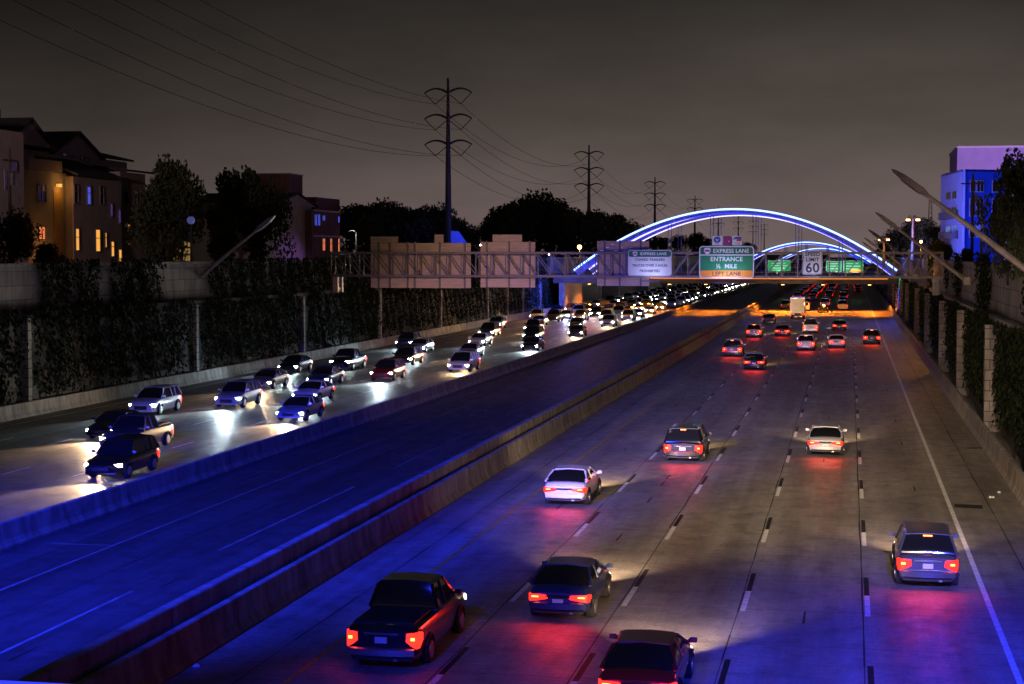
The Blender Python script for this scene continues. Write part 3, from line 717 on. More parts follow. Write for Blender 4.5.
# ================================================================== TILTED MOTORWAY LAMPS
def tilt_lamp(x, y, z, s, label):
    """arm leaning over the road; s=-1 leans to -x"""
    t = thing('motorway_lamp', (x, y, z), label, 'street lamp', 'tilted lamps leaning over the motorway')
    b = MB(); b.box(-.25, .25, -.2, .2, -.5, .1); b.build('bracket', M['lampsteel'], t)
    b = MB(); b.tube([(0, 0, -.2), (s * 3.0, 0, 2.15), (s * 5.4, 0, 3.95)], [.19, .14, .10], 8); b.build('arm', M['lampsteel'], t, smooth=True)
    h = MB(); a = Vector((s * 5.2, 0, 3.8)); d = Vector((s * .80, 0, .60)).normalized(); n = Vector((-d.z * s, 0, d.x * s)) * s
    if n.z < 0: n = -n
    rings = []
    for q, wy, hh in ((0, .10, .08), (.25, .24, .15), (.5, .34, .2), (1.6, .34, .17), (2.05, .22, .10), (2.25, .05, .03)):
        p = a + d * q; rings.append([p + Vector((0, wy, 0)) - n * hh * .7, p + Vector((0, wy * .8, 0)) + n * hh, p + Vector((0, -wy * .8, 0)) + n * hh, p + Vector((0, -wy, 0)) - n * hh * .7])
    h.loft(rings); hd = h.build('lamp_head', M['lampsteel'], t)
    f = MB(); c = a + d * 1.05 - n * .16
    ra, rb2 = Vector((0, .28, 0)), d * .55
    f.quad(c - ra - rb2, c + ra - rb2, c + ra + rb2, c - ra + rb2); 
    for q in range(7):
        pp = c - n * .01 + d * (-.5 + q * .166); f.bar(pp - ra, pp + ra, .03)
    f.build('louvre', M['plastic'], hd)
    return t
for i, (D, ZL) in enumerate(((84.0, 9.6), (135, 8.75), (187, 8.15), (238, 7.75), (280, 7.5))):
    lb = ['nearest and largest', 'second', 'third', 'fourth', 'farthest'][i]
    tilt_lamp(8.95, D, ZL, -1, f'{lb} unlit lamp on a tilted arm leaning in from the right wall')
p = at(197, 277, X=-54.2); tilt_lamp(-54.2, p.y, p.z, 1, 'single unlit lamp on a tilted arm leaning out from the left wall')

# ================================================================== TRANSMISSION TOWERS AND LINES
def tower_proto(full=True):
    t = thing('transmission_tower', (0, 0, PLATEAU), 'x', 'power pylon', 'row of transmission towers')
    H = 35.0
    b = MB(); b.tube([(0, 0, 0), (0, 0, H * .5), (0, 0, H)], [.75, .52, .22], 12); b.build('pole', M['tower'], t, smooth=True)
    for z in (32.6, 27.7, 22.8):
        for s in (-1, 1):
            b = MB(); pts = []
            for i in range(9):
                u = i / 8; pts.append((s * 4.6 * u, 0, z - 1.0 + 1.6 * math.sin(math.pi * (.12 + .62 * u)) - .55 * u * u))
            b.tube(pts, [.24 - .014 * i for i in range(9)], 8); arm = b.build('arm', M['tower'], t, smooth=True)
            b = MB(); tip = Vector(pts[-1]); v = Vector((s * 2.5, 0, z - 2.5))
            b.tube([tip, v], .085, 6); b.tube([(s * .4, 0, z - .8), v], .085, 6); b.build('insulator', M['insul'], arm)
    return t
TX = []
for (px, py) in ((448, 78), (589, 145), (655, 177), (695, 195.5)):
    # distance from apparent height
    d = ROT @ Vector(((px - 512) / FPX, -(py - 342) / FPX, -1)); tt = (44.0 - CAM_H) / d.z; TX.append((d.x * tt, d.y * tt))
print('TOWERS', TX)
D0t = TX[0]; stepv = (TX[1][0] - TX[0][0], TX[1][1] - TX[0][1])
allT = TX + [(TX[3][0] - 3, TX[3][1] + 215 * k) for k in (1, 2, 3, 4)]
near = (D0t[0] + 1, D0t[1] - 205)
tw = tower_proto(); tree = kids_of(tw)
words = ['nearest and tallest-looking', 'second nearest', 'third', 'fourth', 'fifth', 'sixth', 'seventh', 'farthest']
for i, (x, y) in enumerate(allT):
    o = tw if i == 0 else dup(tw, tree)
    o.location = (x, y, PLATEAU); tag(o, f'{words[i]} steel pole pylon of the row receding left of the arch', 'power pylon', 'row of transmission towers')
seq = [near] + allT[:5]
for k, (p, q) in enumerate(zip(seq, seq[1:])):
    for z in (32.6 - 2.5, 27.7 - 2.5, 22.8 - 2.5):
        for s in (-1, 1):
            b = MB(); A = Vector((p[0] + s * 2.5, p[1], PLATEAU + z)); B = Vector((q[0] + s * 2.5, q[1], PLATEAU + z)); pts = []
            if k == 0: A.z += 6.5
            for i in range(25):
                u = i / 24; v = A.lerp(B, u); v.z -= 4 * (4.5 if k == 0 else 5.5) * u * (1 - u); pts.append(v)
            b.tube(pts, .035 if k == 0 else .04, 5); o = b.build('power_line', M['wire'])
            tag(o, f'{["top", "middle", "lowest"][[30.1, 25.2, 20.3].index(round(z, 1))]} {"left" if s < 0 else "right"} wire of the {["nearest", "second", "third", "fourth", "fifth"][k]} span between the pylons', 'power line', 'power lines')

# ================================================================== TREES
def tree_proto(seed, Hh, Rr, m, leafsz=.38, dens=1.0, palm=False):
    rnd = random.Random(seed); t = thing('tree', (0, 0, 0), 'x', 'tree', 'trees')
    b = MB(); top = Hh * .55
    b.tube([(0, 0, -.3), (.1, 0, top * .5), (.0, .1, top), (.1, 0, Hh * .8)], [Hh * .030, Hh * .022, Hh * .016, .03], 8)
    clumps = []
    for i in range(14):
        a = rnd.uniform(0, 6.28); u = rnd.uniform(.25, 1); z = Hh * rnd.uniform(.20, .93)
        rr = Rr * u * math.sqrt(max(.25, 1 - ((z / Hh - .55) / .42) ** 2)); p = Vector((math.cos(a) * rr, math.sin(a) * rr, z))
        b.tube([(0, 0, z * .62), p * .6 + Vector((0, 0, z * .32)), p], [Hh * .012, Hh * .008, .02], 5); clumps.append((p, Rr * rnd.uniform(.26, .46)))
    for i in range(10):
        a = rnd.uniform(0, 6.28); z = Hh * rnd.uniform(.5, .85); clumps.append((Vector((math.cos(a) * Rr * .4, math.sin(a) * Rr * .4, z)), Rr * .42))
    b.build('trunk', M['bark'], t)
    c = MB()
    for p, r in clumps:
        for _ in range(int(190 * dens)):
            d = Vector((rnd.gauss(0, 1), rnd.gauss(0, 1), rnd.gauss(0, .8))).normalized() * r * rnd.uniform(.45, 1.12) ** .8
            q = p + d; n = Vector((rnd.gauss(0, 1), rnd.gauss(0, 1), rnd.gauss(0, 1) + .6)).normalized()
            u = n.cross(Vector((rnd.random(), rnd.random(), .3))).normalized() * leafsz * rnd.uniform(.6, 1.3); v = n.cross(u).normalized() * leafsz * .6
            c.add([q - u, q - v, q + u, q + v], [(0, 1, 2, 3)])
    c.build('crown', m, t, fixn=False)
    return t
protos = [tree_proto(3, 12, 5.2, M['leaf']), tree_proto(9, 13, 4.6, M['leaf'], .42), tree_proto(21, 11, 5.8, M['leaf'], .34), tree_proto(5, 9, 3.9, M['leaforange'], .28, .8)]
ptree = [kids_of(p) for p in protos]; used = [False] * 4
def plant(kind, px, ytop, X=None, Y=None, wscale=1.0, label='', base=PLATEAU, group=None, name='tree'):
    b = at(px, ytop, X=X) if X is not None else at(px, ytop, Y=Y)
    Hh = (12, 13, 11, 9)[kind]; s = (b.z - base) / (Hh * .985)
    if used[kind]: o = dup(protos[kind], ptree[kind])
    else: o = protos[kind]; used[kind] = True
    o.location = (b.x, b.y, base); o.scale = (s * wscale, s * wscale, s); o.rotation_euler = (0, 0, random.uniform(0, 6.28))
    tag(o, label, 'tree', group)
    return o
plant(0, 171, 163, X=-70, label='tall dark tree beside the townhouses, left of the blue globe lamp', wscale=.58)
plant(2, 160, 190, X=-64, label='dark lower tree against the end of the townhouses', wscale=.8)
plant(1, 240, 168, X=-69, label='broad black tree left of the brick house', wscale=.82)
plant(2, 262, 190, X=-66, label='dark tree overlapping the left side of the brick house', wscale=.7)
plant(1, 222, 205, X=-64, label='low dark tree right of the blue globe lamp', wscale=.7)
far = [(352, 208, 260), (366, 204, 285), (384, 206, 300), (402, 208, 300), (420, 207, 330), (437, 210, 330), (454, 219, 360), (470, 230, 350),
       (492, 225, 400), (506, 208, 400), (520, 202, 420), (538, 198, 430), (554, 203, 440), (568, 209, 450), (583, 217, 460), (599, 213, 480), (613, 214, 480), (626, 224, 520),
       (645, 232, 600), (662, 237, 640), (680, 237, 640), (698, 234, 700), (712, 238, 700), (732, 240, 760), (748, 243, 800)]
names = ['first', 'second', 'third', 'fourth', 'fifth', 'sixth', 'seventh', 'eighth', 'ninth', 'tenth']
for i, (px, yt, Y) in enumerate(far):
    if i < 8: lb = f'{names[i]} tree from the left in the dark clump behind the left sign back'
    elif i < 18: lb = f'{names[i - 8]} tree from the left in the dark wood around the second pylon'
    else: lb = f'{names[i - 18]} small tree from the left on the skyline under the big arch'
    plant(i % 3, px, yt, Y=Y, wscale=1.0 if i < 8 else 1.15, label=lb, group='trees on the left skyline')
rt = [(1021, 158, 104, 0, .62, 'large dark tree at the right edge, in front of the blue building'), (1009, 200, 100, 2, .5, 'lower tree below the large one at the right edge'),
      (1030, 200, 84, 1, .6, 'dark tree leaning over the upper block wall at the right edge'),
      (918, 219, 330, 0, 1.1, 'dark rounded tree left of the blue building'), (899, 231, 380, 2, 1.2, 'dark tree behind the third tilted lamp'), (934, 226, 300, 1, 1.0, 'dark tree touching the left edge of the blue building'),
      (925, 238, 240, 3, 1.0, 'tree with orange-lit leaves below the dark rounded one'), (936, 241, 215, 3, .9, 'smaller orange-lit tree beside the blue building'), (947, 246, 190, 2, .6, 'dark shrubby tree at the foot of the blue building'),
      (966, 248, 160, 1, .7, 'small dark tree on the wall top below the blue building'), (884, 243, 520, 1, 1.3, 'far dark tree at the right foot of the arch')]
for px, yt, Y, k, w, lb in rt: plant(k, px, yt, Y=Y, wscale=w, label=lb, group='trees on the right bank')
plant(3, 12, 214, X=-58, wscale=.9, label='leafy bush at the left edge below the townhouses', base=9.0)
plant(2, 48, 246, X=-58, wscale=1.0, label='low shrub in front of the orange-lit porch', base=8.9)

# ================================================================== BUILDINGS, LEFT
XF = -75.0
def win(parent, px0, px1, y0, y1, X, m, name='window', sill=True):
    """window on a facade plane at X looking to +x"""
    a = at(px0, (y0 + y1) / 2, X=X); b2 = at(px1, (y0 + y1) / 2, X=X); zt = at((px0 + px1) / 2, y0, X=X).z; zb = at((px0 + px1) / 2, y1, X=X).z
    P = parent.location
    f = MB(); w = .09; ya, yb = a.y - P.y, b2.y - P.y; x = X - P.x; zb -= P.z; zt -= P.z
    f.box(x, x + .10, ya, ya + w, zb, zt); f.box(x, x + .10, yb - w, yb, zb, zt); f.box(x, x + .10, ya + w, yb - w, zt - w, zt); f.box(x, x + .12, ya + w, yb - w, zb, zb + w)
    if yb - ya > 1.2: f.box(x + .01, x + .09, (ya + yb) / 2 - .04, (ya + yb) / 2 + .04, zb + w, zt - w)
    if zt - zb > 1.6: f.box(x + .015, x + .085, ya + w, yb - w, (zb + zt) / 2 + .2, (zb + zt) / 2 + .27)
    fr = f.build(name, M['frame'], parent)
    g = MB(); g.box(x + .004, x + .03, ya + w * .9, yb - w * .9, zb + w * .9, zt - w * .9); g.build('pane', m, fr)
    return fr
th = thing('townhouse_row', (XF, 150, PLATEAU), 'pale stepped townhouses with dark roofs and lit windows above the left wall', 'building')
def Yp(px, X): return at(px, 250, X=X).y - 150
def Zp(px, py, X): return at(px, py, X=X).z - PLATEAU
# (px0, px1, ytop, offset of the facade from XF, material)
b = MB(); x = 3.0; b.box(-12, x, Yp(-60, XF + x), Yp(25, XF + x), 0, Zp(25, 133, XF + x)); b.build('wing', M['stucco'], th)
b = MB(); b.box(-12, .0, Yp(18, XF), Yp(75, XF), 0, Zp(50, 172, XF)); b.build('wing', M['stucco2'], th)
b = MB(); b.box(-12, -3.0, Yp(22, XF - 3), Yp(128, XF - 3), 0, Zp(70, 155, XF - 3)); b.build('wing', M['stucco'], th)
b = MB(); b.box(-12, .8, Yp(74, XF + .8), Yp(122, XF + .8), 0, Zp(90, 178, XF + .8)); b.build('wing', M['stucco'], th)
b = MB(); b.box(-13, .3, Yp(121, XF + .3), Yp(146, XF + .3), 0, Zp(134, 173, XF + .3)); b.build('wing', M['stucco2'], th)
# parapet of the balcony
b = MB(); b.box(-2.9, .35, Yp(27, XF), Yp(60, XF), Zp(45, 171, XF), Zp(45, 160, XF)); b.build('balcony_parapet', M['stucco'], th)
# roofs
def gable(parent, X0, X1, ya, yb, zeave, rise, ov=.4, name='roof'):
    """ridge along x, slopes towards +-y"""
    ym = (ya + yb) / 2; t = .22
    b = MB()
    for s, y_e in ((-1, ya - ov), (1, yb + ov)):
        b.add([(X0, y_e, zeave - rise * ov / (ym - ya)), (X1, y_e, zeave - rise * ov / (ym - ya)), (X1, ym, zeave + rise), (X0, ym, zeave + rise),
               (X0, y_e, zeave - rise * ov / (ym - ya) + t), (X1, y_e, zeave - rise * ov / (ym - ya) + t), (X1, ym, zeave + rise + t), (X0, ym, zeave + rise + t)],
              [(0, 3, 2, 1), (4, 5, 6, 7), (0, 1, 5, 4), (1, 2, 6, 5), (2, 3, 7, 6), (3, 0, 4, 7)])
    r = b.build(name, M['roof'], parent)
    b = MB(); b.prism([(ya, zeave), (yb, zeave), (ym, zeave + rise - .02)], 'x', X0 + .3, X1 - .35); b.build('gable_wall', M['stucco'], parent)
    return r
z3 = Zp(70, 155, XF - 3)
gable(th, -12.5, -2.4, Yp(52, XF - 3), Yp(100, XF - 3), z3, 2.3)
z1 = Zp(25, 133, XF + 3)
gable(th, -12.5, -1.2, Yp(5, XF - 2), Yp(48, XF - 2), z1 - .4, 2.4)
def shed(parent, ya, yb, x0, x1, z_hi, z_lo, name='roof'):
    b = MB(); b.prism([(x0, z_hi), (x1, z_lo), (x1, z_lo + .22), (x0, z_hi + .22)], 'y', ya, yb); return b.build(name, M['roof'], parent)
zc = Zp(90, 178, XF + .8)
shed(th, Yp(72, XF + .8), Yp(112, XF + .8), -3.0, 1.5, zc + 1.8, zc + .02)
ze = Zp(134, 173, XF + .3)
shed(th, Yp(120, XF), Yp(148, XF), -12, .9, ze + 1.6, ze + .02)
shed(th, Yp(98, XF - 3), Yp(130, XF - 3), -12, -2.4, z3 + 2.2, z3 + .02)
b = MB(); b.box(-8, -7.3, Yp(40, XF - 3), Yp(40, XF - 3) + .7, z3, z3 + 4.2); b.build('chimney', M['stucco2'], th)
W = lambda *a, **k: win(th, *a, **k)
W(37, 46, 184, 202, XF + .002, M['glass']); W(38, 45, 226, 240, XF + .002, M['litred'])
W(4, 8, 170, 190, XF + 3.002, M['glass']); W(10, 16, 160, 172, XF + 3.002, M['glass'])
XC = XF + .802
W(72 + 3, 79, 228, 251, XC, M['litwarm']); W(95, 100, 229, 252, XC, M['litwarm']); W(104.5, 106.5, 232, 248, XC, M['litwarm']); W(110.5, 114, 241, 257, XC, M['litwarm']); W(118, 121.5, 249, 262, XC, M['litwarm'])
W(73.5, 78, 184, 204, XC, M['glass']); W(86.5, 90.5, 186, 205, XC, M['litblue']); W(99.5, 103.5, 186, 205, XC, M['glass']); W(110, 112.3, 203, 217, XC, M['litviolet']); W(118, 120.3, 209, 224, XC, M['litviolet'])
XE = XF + .302
W(124, 127.5, 191, 204, XE, M['glass']); W(137, 140, 192, 205, XE, M['glass']); W(127, 130.5, 224, 229, XE, M['litwarm']); W(137, 140, 224, 229, XE, M['litwarm']); W(127, 130, 243, 245, XE, M['litred'])
W(62, 66, 148, 156, XF - 2.998, M['litviolet']); W(70, 73, 147, 158, XF - 2.998, M['glass']); W(80, 84, 150, 160, XF - 2.998, M['glass']); W(109, 113, 166, 173, XF - 2.998, M['glass'])
# lit porch recess
b = MB(); ya, yb = Yp(54, XF), Yp(62.5, XF); b.box(.02, .06, ya, yb, 0.2, Zp(58, 190, XF)); b.build('porch_wall', mat('ochre_render', (.42, .24, .06), .8, noise=(1, .2, (1, 1, 1))), th)
b = MB(); b.box(.07, .3, ya + .5, yb - .5, Zp(58, 187, XF), Zp(58, 184, XF)); b.build('porch_lamp', M['litwarm'], th)
light('porch_light', 'POINT', (1.0, (ya + yb) / 2, Zp(58, 188, XF)), 60, (1, .5, .12), th, size=.15)
light('porch_light', 'POINT', (2.0, (ya + yb) / 2 - 4, 2.2), 90, (1, .45, .12), th, size=.15)
# added unseen spot without a fixture, brightens the house fronts
gl = light('house_front_fill', 'SPOT', (11, -62, 10), 38000, (.88, .60, .66), th, size=.5, spot=38, blend=1)
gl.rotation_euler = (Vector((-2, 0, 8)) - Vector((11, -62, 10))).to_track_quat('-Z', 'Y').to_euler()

bh = thing('brick_house', (-75, 220, PLATEAU), 'dark brick townhouse with white bands, blue and orange lit windows, right of the black tree', 'building')
def YpB(px, X=-75): return at(px, 250, X=X).y - 220
def ZpB(px, py, X=-75): return at(px, py, X=X).z - PLATEAU
b = MB(); b.box(-14, 0, YpB(312), YpB(340), 0, ZpB(326, 212)); b.build('wall', M['brick'], bh)
b = MB(); b.box(-14, -5, YpB(316, -80), YpB(340, -80), ZpB(326, 212) - 1, ZpB(326, 198, -80)); b.build('penthouse', M['brick'], bh)
b = MB(); b.box(-14, -1, YpB(262, -76), YpB(312, -76) , 0, ZpB(290, 205, -76)); b.build('wall', M['stucco2'], bh)
gable(bh, -14, -.6, YpB(276, -76), YpB(316, -76), ZpB(290, 205, -76), 1.6)
b = MB(); b.box(-13, -6, YpB(288, -81), YpB(303, -81), ZpB(290, 205, -76), ZpB(296, 175, -81)); b.build('stair_tower', M['brick'], bh)
b = MB(); b.box(-13.1, -5.9, YpB(287.8, -81), YpB(303.2, -81), ZpB(296, 175, -81) + .003, ZpB(296, 174, -81)); b.build('cap', M['trim'], bh)
b = MB()
for y in (211, 236): b.box(.002, .12, YpB(313), YpB(341), ZpB(326, y + 1), ZpB(326, y - .5))
b.build('band', M['trim'], bh)
for (a1, a2_, y0, y1, mm) in ((314, 316.8, 214, 226, 'litblue'), (317.2, 320, 214, 226, 'litblue'), (322, 325, 215, 221, 'litblue'), (337.5, 339.5, 216, 223, 'litblue'), (322, 325, 238, 251, 'litred'), (329.5, 332, 238, 252, 'litred'), (337.6, 339.4, 238, 252, 'litred')):
    win(bh, a1, a2_, y0, y1, -74.998, M[mm])
light('house_fill_glow', 'SPOT', (14, 6, 4), 3500, (.45, .2, 1), bh, size=.3, spot=70, rot=(R(60), 0, R(100)))  # added light without a fixture, tints the brick house

# low dark buildings behind the trees
lh = thing('low_house', at(200, 262, X=-82).xyz * 1, 'low dark house between the two black trees, with a lit lattice window', 'building')
lh.location.z = PLATEAU
b = MB(); b.box(-6, 0, -10, 12, 0, 6.2); b.build('wall', M['stucco2'], lh)
b = MB(); b.prism([(-6.5, 6.2), (.5, 6.2), (-3, 7.6)], 'y', -10.4, 12.4); b.build('roof', M['roof'], lh)
f = MB(); f.box(.002, .06, -9, -3.2, .6, 3.4); fr = f.build('window', M['frame'], lh)
g = MB()
for i in range(6):
    for j in range(3): g.box(.07, .09, -8.8 + i * .93, -8.1 + i * .93, .8 + j * .9, 1.45 + j * .9)
g.build('pane', mat('dim_lit_window', (.2, .15, .05), .5, emit=(1, .62, .18), es=.22), fr)
fs = thing('fuel_station', (at(410, 240, X=-95).x, at(410, 240, X=-95).y, PLATEAU), 'low building with a glowing orange fascia behind the widest sign back', 'building')
s1 = at(402, 236, X=-95); s2 = at(417, 236, X=-95); z1_ = at(410, 233.5, X=-95).z - PLATEAU; z2_ = at(410, 238, X=-95).z - PLATEAU
L2 = (s2.y - s1.y) / 2
b = MB(); b.box(-7, -.02, -L2 * 1.6, L2 * 2.2, 0, z1_ + .1); b.build('wall', M['stucco2'], fs)
b = MB(); b.box(0, .25, -L2, L2, z2_, z1_); b.build('lit_fascia', mat('orange_fascia', (.5, .2, 0), .5, emit=(1, .36, .03), es=1.3, noise=(.6, .5, (1, 1, 1))), fs)
# blue gable, its lit look put in as emission
p = at(456, 243, Y=300); bgb = thing('blue_roof_shed', (p.x, p.y, PLATEAU), 'steep blue-lit gable end just right of the nearest pylon', 'building')
z_a = at(453, 231, Y=300).z - PLATEAU; hw_ = (at(461, 243, Y=300).x - at(451, 243, Y=300).x) / 2
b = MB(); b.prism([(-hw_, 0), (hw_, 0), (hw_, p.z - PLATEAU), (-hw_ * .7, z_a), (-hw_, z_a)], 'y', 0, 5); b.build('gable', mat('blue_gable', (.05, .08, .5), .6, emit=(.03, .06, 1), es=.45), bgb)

# ---- street lamps and small lights at street level
def post_lamp(px, py, Y=None, X=None, m='lampwhite', h=None, rad=.28, label='', arm=0, e=0, c=(1, 1, 1), name='street_lamp', group=None, cat='street lamp'):
    p = at(px, py, X=X) if X is not None else at(px, py, Y=Y)
    t = thing(name, (p.x, p.y, PLATEAU), label, cat, group)
    H = p.z - PLATEAU
    b = MB(); b.tube([(arm, 0, 0), (arm, 0, H * .6), (arm, 0, H)], [.13, .1, .07], 8)
    if arm: b.tube([(arm, 0, H), (arm * .5, 0, H + .25), (0, 0, H + .12)], .05, 6)
    b.build('post', M['steel'], t)
    if arm:
        b = MB(); b.box(-.4, .4, -.15, .15, 0.02, .14); b.build('head', M['steel'], t)
        b = MB(); b.box(-.35 * rad * 3, .35 * rad * 3, -.12, .12, -.12, .015); b.build('lens', M[m], t)
    else:
        b = MB(); rings = []
        for i in range(1, 8):
            a = math.pi * i / 8; rings.append([(rad * math.sin(a) * math.cos(2 * math.pi * k / 12), rad * math.sin(a) * math.sin(2 * math.pi * k / 12), H + rad * .9 - rad * math.cos(a)) for k in range(12)])
        b.loft(rings); b.build('globe', M[m], t, smooth=True)
    if e: light('lamp_light', 'POINT', (0, 0, H - .5), e, c, t, size=.15)
    return t
M['globeblue'] = mat('blue_globe', (.1, .1, .3), .4, emit=(.22, .25, .75), es=.22)
post_lamp(191, 224, X=-57, m='globeblue', rad=.36, label='globe street lamp glowing dim blue between the two black trees')
post_lamp(349, 232, Y=212, m='lampwhite', rad=.2, arm=1.0, label='white street lamp on a bent arm just right of the brick house', e=300)
post_lamp(579.5, 249, Y=265, m='sodium', rad=.34, label='bright orange street lamp left of the arch foot', e=5500, c=(1, .32, .04))
post_lamp(481, 246, Y=240, m='lampwhite', rad=.16, label='small warm lamp in the gap between two sign backs', e=60, c=(1, .8, .5))
post_lamp(549, 255, Y=240, m='lampwhite', rad=.08, label='tiny white lamp behind the truss right of the stepped sign back')
for q, (px, py, nm) in enumerate(((913, 219, 'upper'), (884, 239, 'lower'))):
    p = at(px, py, Y=225 + 45 * q); t = thing('high_mast_lamp', (p.x, p.y, PLATEAU), f'{nm} orange twin-headed mast lamp left of the blue building', 'street lamp', 'orange mast lamps'); H = p.z - PLATEAU
    b = MB(); b.tube([(0, 0, 0), (0, 0, H)], [.3, .12], 8); b.box(-.75, .75, -.06, .06, H, H + .10); b.build('mast', M['tower'], t)
    for s in (-1, 1):
        b = MB(); b.box(s * .62 - .24, s * .62 + .24, -.2, .2, H - .22, H - .02); b.build('lamp_head', M['sodium'], t)
    light('lamp_light', 'POINT', (0, -1.5, H - 1.5), 350, (1, .42, .08), t, size=.3)
p = at(925, 246, Y=228); light('x', 'POINT', (0, 0, 0), 0, (1, 1, 1)) if False else None
post_lamp(921, 243, Y=198, m='sodium', rad=.16, label='orange lamp hidden among the orange-lit leaves', e=2200, c=(1, .36, .04))

# ================================================================== BUILDING, RIGHT
def fwpt(px, Y): v = at(px, 254, Y=Y); return Vector((v.x, v.y, 0))
C_ = fwpt(962, 236); Lf = fwpt(940, 252); Rt = fwpt(1003, 240)
bb_ = thing('apartment_building', (C_.x, C_.y, PLATEAU), 'deep blue apartment block with balcony windows at the right edge', 'building')
back = (Rt - C_); Bk = Lf + back
fp = [Lf - C_, Vector((0, 0, 0)), Rt - C_, Bk - C_]
HB = at(962, 169, Y=236).z - PLATEAU
def wallquad(a, b_, z0, z1, t=.3, nm='wall', m=None, parent=bb_, off=0.0):
    d = (b_ - a).normalized(); n = Vector((d.y, -d.x, 0)); 
    q = MB(); A = a + n * off; B = b_ + n * off; A2 = A - n * t; B2 = B - n * t
    q.add([(A.x, A.y, z0), (B.x, B.y, z0), (B2.x, B2.y, z0), (A2.x, A2.y, z0), (A.x, A.y, z1), (B.x, B.y, z1), (B2.x, B2.y, z1), (A2.x, A2.y, z1)],
          [(0, 3, 2, 1), (4, 5, 6, 7), (0, 1, 5, 4), (1, 2, 6, 5), (2, 3, 7, 6), (3, 0, 4, 7)]); return q.build(nm, m, parent)
wallquad(fp[0], fp[1], 0, HB, m=M['palerender']); wallquad(fp[1] + (fp[2] - fp[1]) * .02, fp[2], 0, HB, m=M['bluepaint'])
wallquad(fp[2] + (fp[2] - fp[1]).normalized() * .004, fp[3], 0, HB, m=M['bluepaint']); 
b = MB(); b.add([(p_.x, p_.y, HB - .3) for p_ in fp] + [(p_.x, p_.y, HB - .02) for p_ in fp], [(0, 1, 2, 3), (4, 5, 6, 7), (0, 1, 5, 4), (1, 2, 6, 5), (2, 3, 7, 6), (3, 0, 4, 7)]); b.build('roof', M['roof'], bb_)
def wquad(a, b_, u0, u1, z0, z1, pm):
    d = b_ - a; A = a + d * u0; B = a + d * u1
    f = wallquad(A, B, z0, z1, t=.06, nm='window', m=M['trim'], off=.08)
    dd = (B - A).normalized() * .12; g = wallquad(A + dd, (A + B) / 2 - dd * .5, z0 + .12, z1 - .12, t=.03, nm='pane', m=pm, off=.10, parent=f); wallquad((A + B) / 2 + dd * .5, B - dd, z0 + .12, z1 - .12, t=.03, nm='pane', m=pm, off=.10, parent=f)
    return f
def zpx(y, Y=240): return at(962, y, Y=Y).z - PLATEAU
for (y0, y1) in ((190, 199), (206, 218), (225, 238)):
    wquad(fp[0], fp[1], .28, .50, zpx(y1), zpx(y0), M['glass']); wquad(fp[0], fp[1], .56, .76, zpx(y1), zpx(y0), M['glass'])
    if y0 > 200:
        bl = wallquad(fp[0] + (fp[1] - fp[0]) * .22, fp[0] + (fp[1] - fp[0]) * .82, zpx(y1) - .1, zpx(y1) + .9, t=.8, nm='balcony', m=M['frame'], off=.95)
for (y0, y1, mm) in ((181, 193, 'glass'), (199, 217, 'glass'), (223, 238, 'litblue')):
    wquad(fp[1], fp[2], .16, .30, zpx(y1), zpx(y0), M['glass']); wquad(fp[1], fp[2], .32, .50, zpx(y1), zpx(y0), M[mm]); wquad(fp[1], fp[2], .70, .90, zpx(y1), zpx(y0), M['glass'])
ub = thing('office_block', (at(956, 254, Y=330).x, 330, PLATEAU), 'plain mauve windowless block rising behind the blue apartment block', 'building')
b = MB(); b.box(0, 40, 0, 25, 0, at(970, 148, Y=330).z - PLATEAU); b.build('wall', M['mauve'], ub)
b = MB(); z_ = at(970, 148, Y=330).z - PLATEAU; b.box(-.15, 40.2, -.15, 25.1, z_ + .003, z_ + .35); b.build('parapet', M['trim'], ub)
light('facade_fill', 'SPOT', (-14, -16, 1), 34000, (.14, .18, 1), bb_, size=.3, spot=75, target=None, rot=(R(118), 0, R(-42)))  # added lights without fixtures, brighten the two facades
light('facade_fill', 'SPOT', (8, -26, 1), 16000, (.03, .08, 1), bb_, size=.3, spot=70, target=None, rot=(R(112), 0, R(2)))
light('facade_fill', 'SPOT', (10, -40, 12), 70000, (.62, .42, 1), ub, size=.3, spot=70, rot=(R(100), 0, R(5)))
# roof antenna mast and beacon
p = at(930.5, 200, Y=420); t = thing('antenna_mast', (p.x, p.y, PLATEAU), 'lattice mast with a red beacon left of the blue building', 'antenna mast'); H = p.z - PLATEAU
b = MB()
for sx in (-.6, .6):
    for sy in (-.6, .6): b.bar((sx, sy, 0), (sx * .5, sy * .5, H), .12)
for i in range(12): z0 = H * i / 12; z1 = H * (i + 1) / 12; k1 = 1 - .5 * i / 12; k2 = 1 - .5 * (i + 1) / 12; b.bar((-.6 * k1, -.6 * k1, z0), (.6 * k2, -.6 * k2, z1), .07); b.bar((.6 * k1, -.6 * k1, z0), (-.6 * k2, -.6 * k2, z1), .07)
b.build('lattice', M['tower'], t); b = MB(); b.box(-.3, .3, -.3, .3, H, H + .5); b.build('beacon', M['beacon'], t)
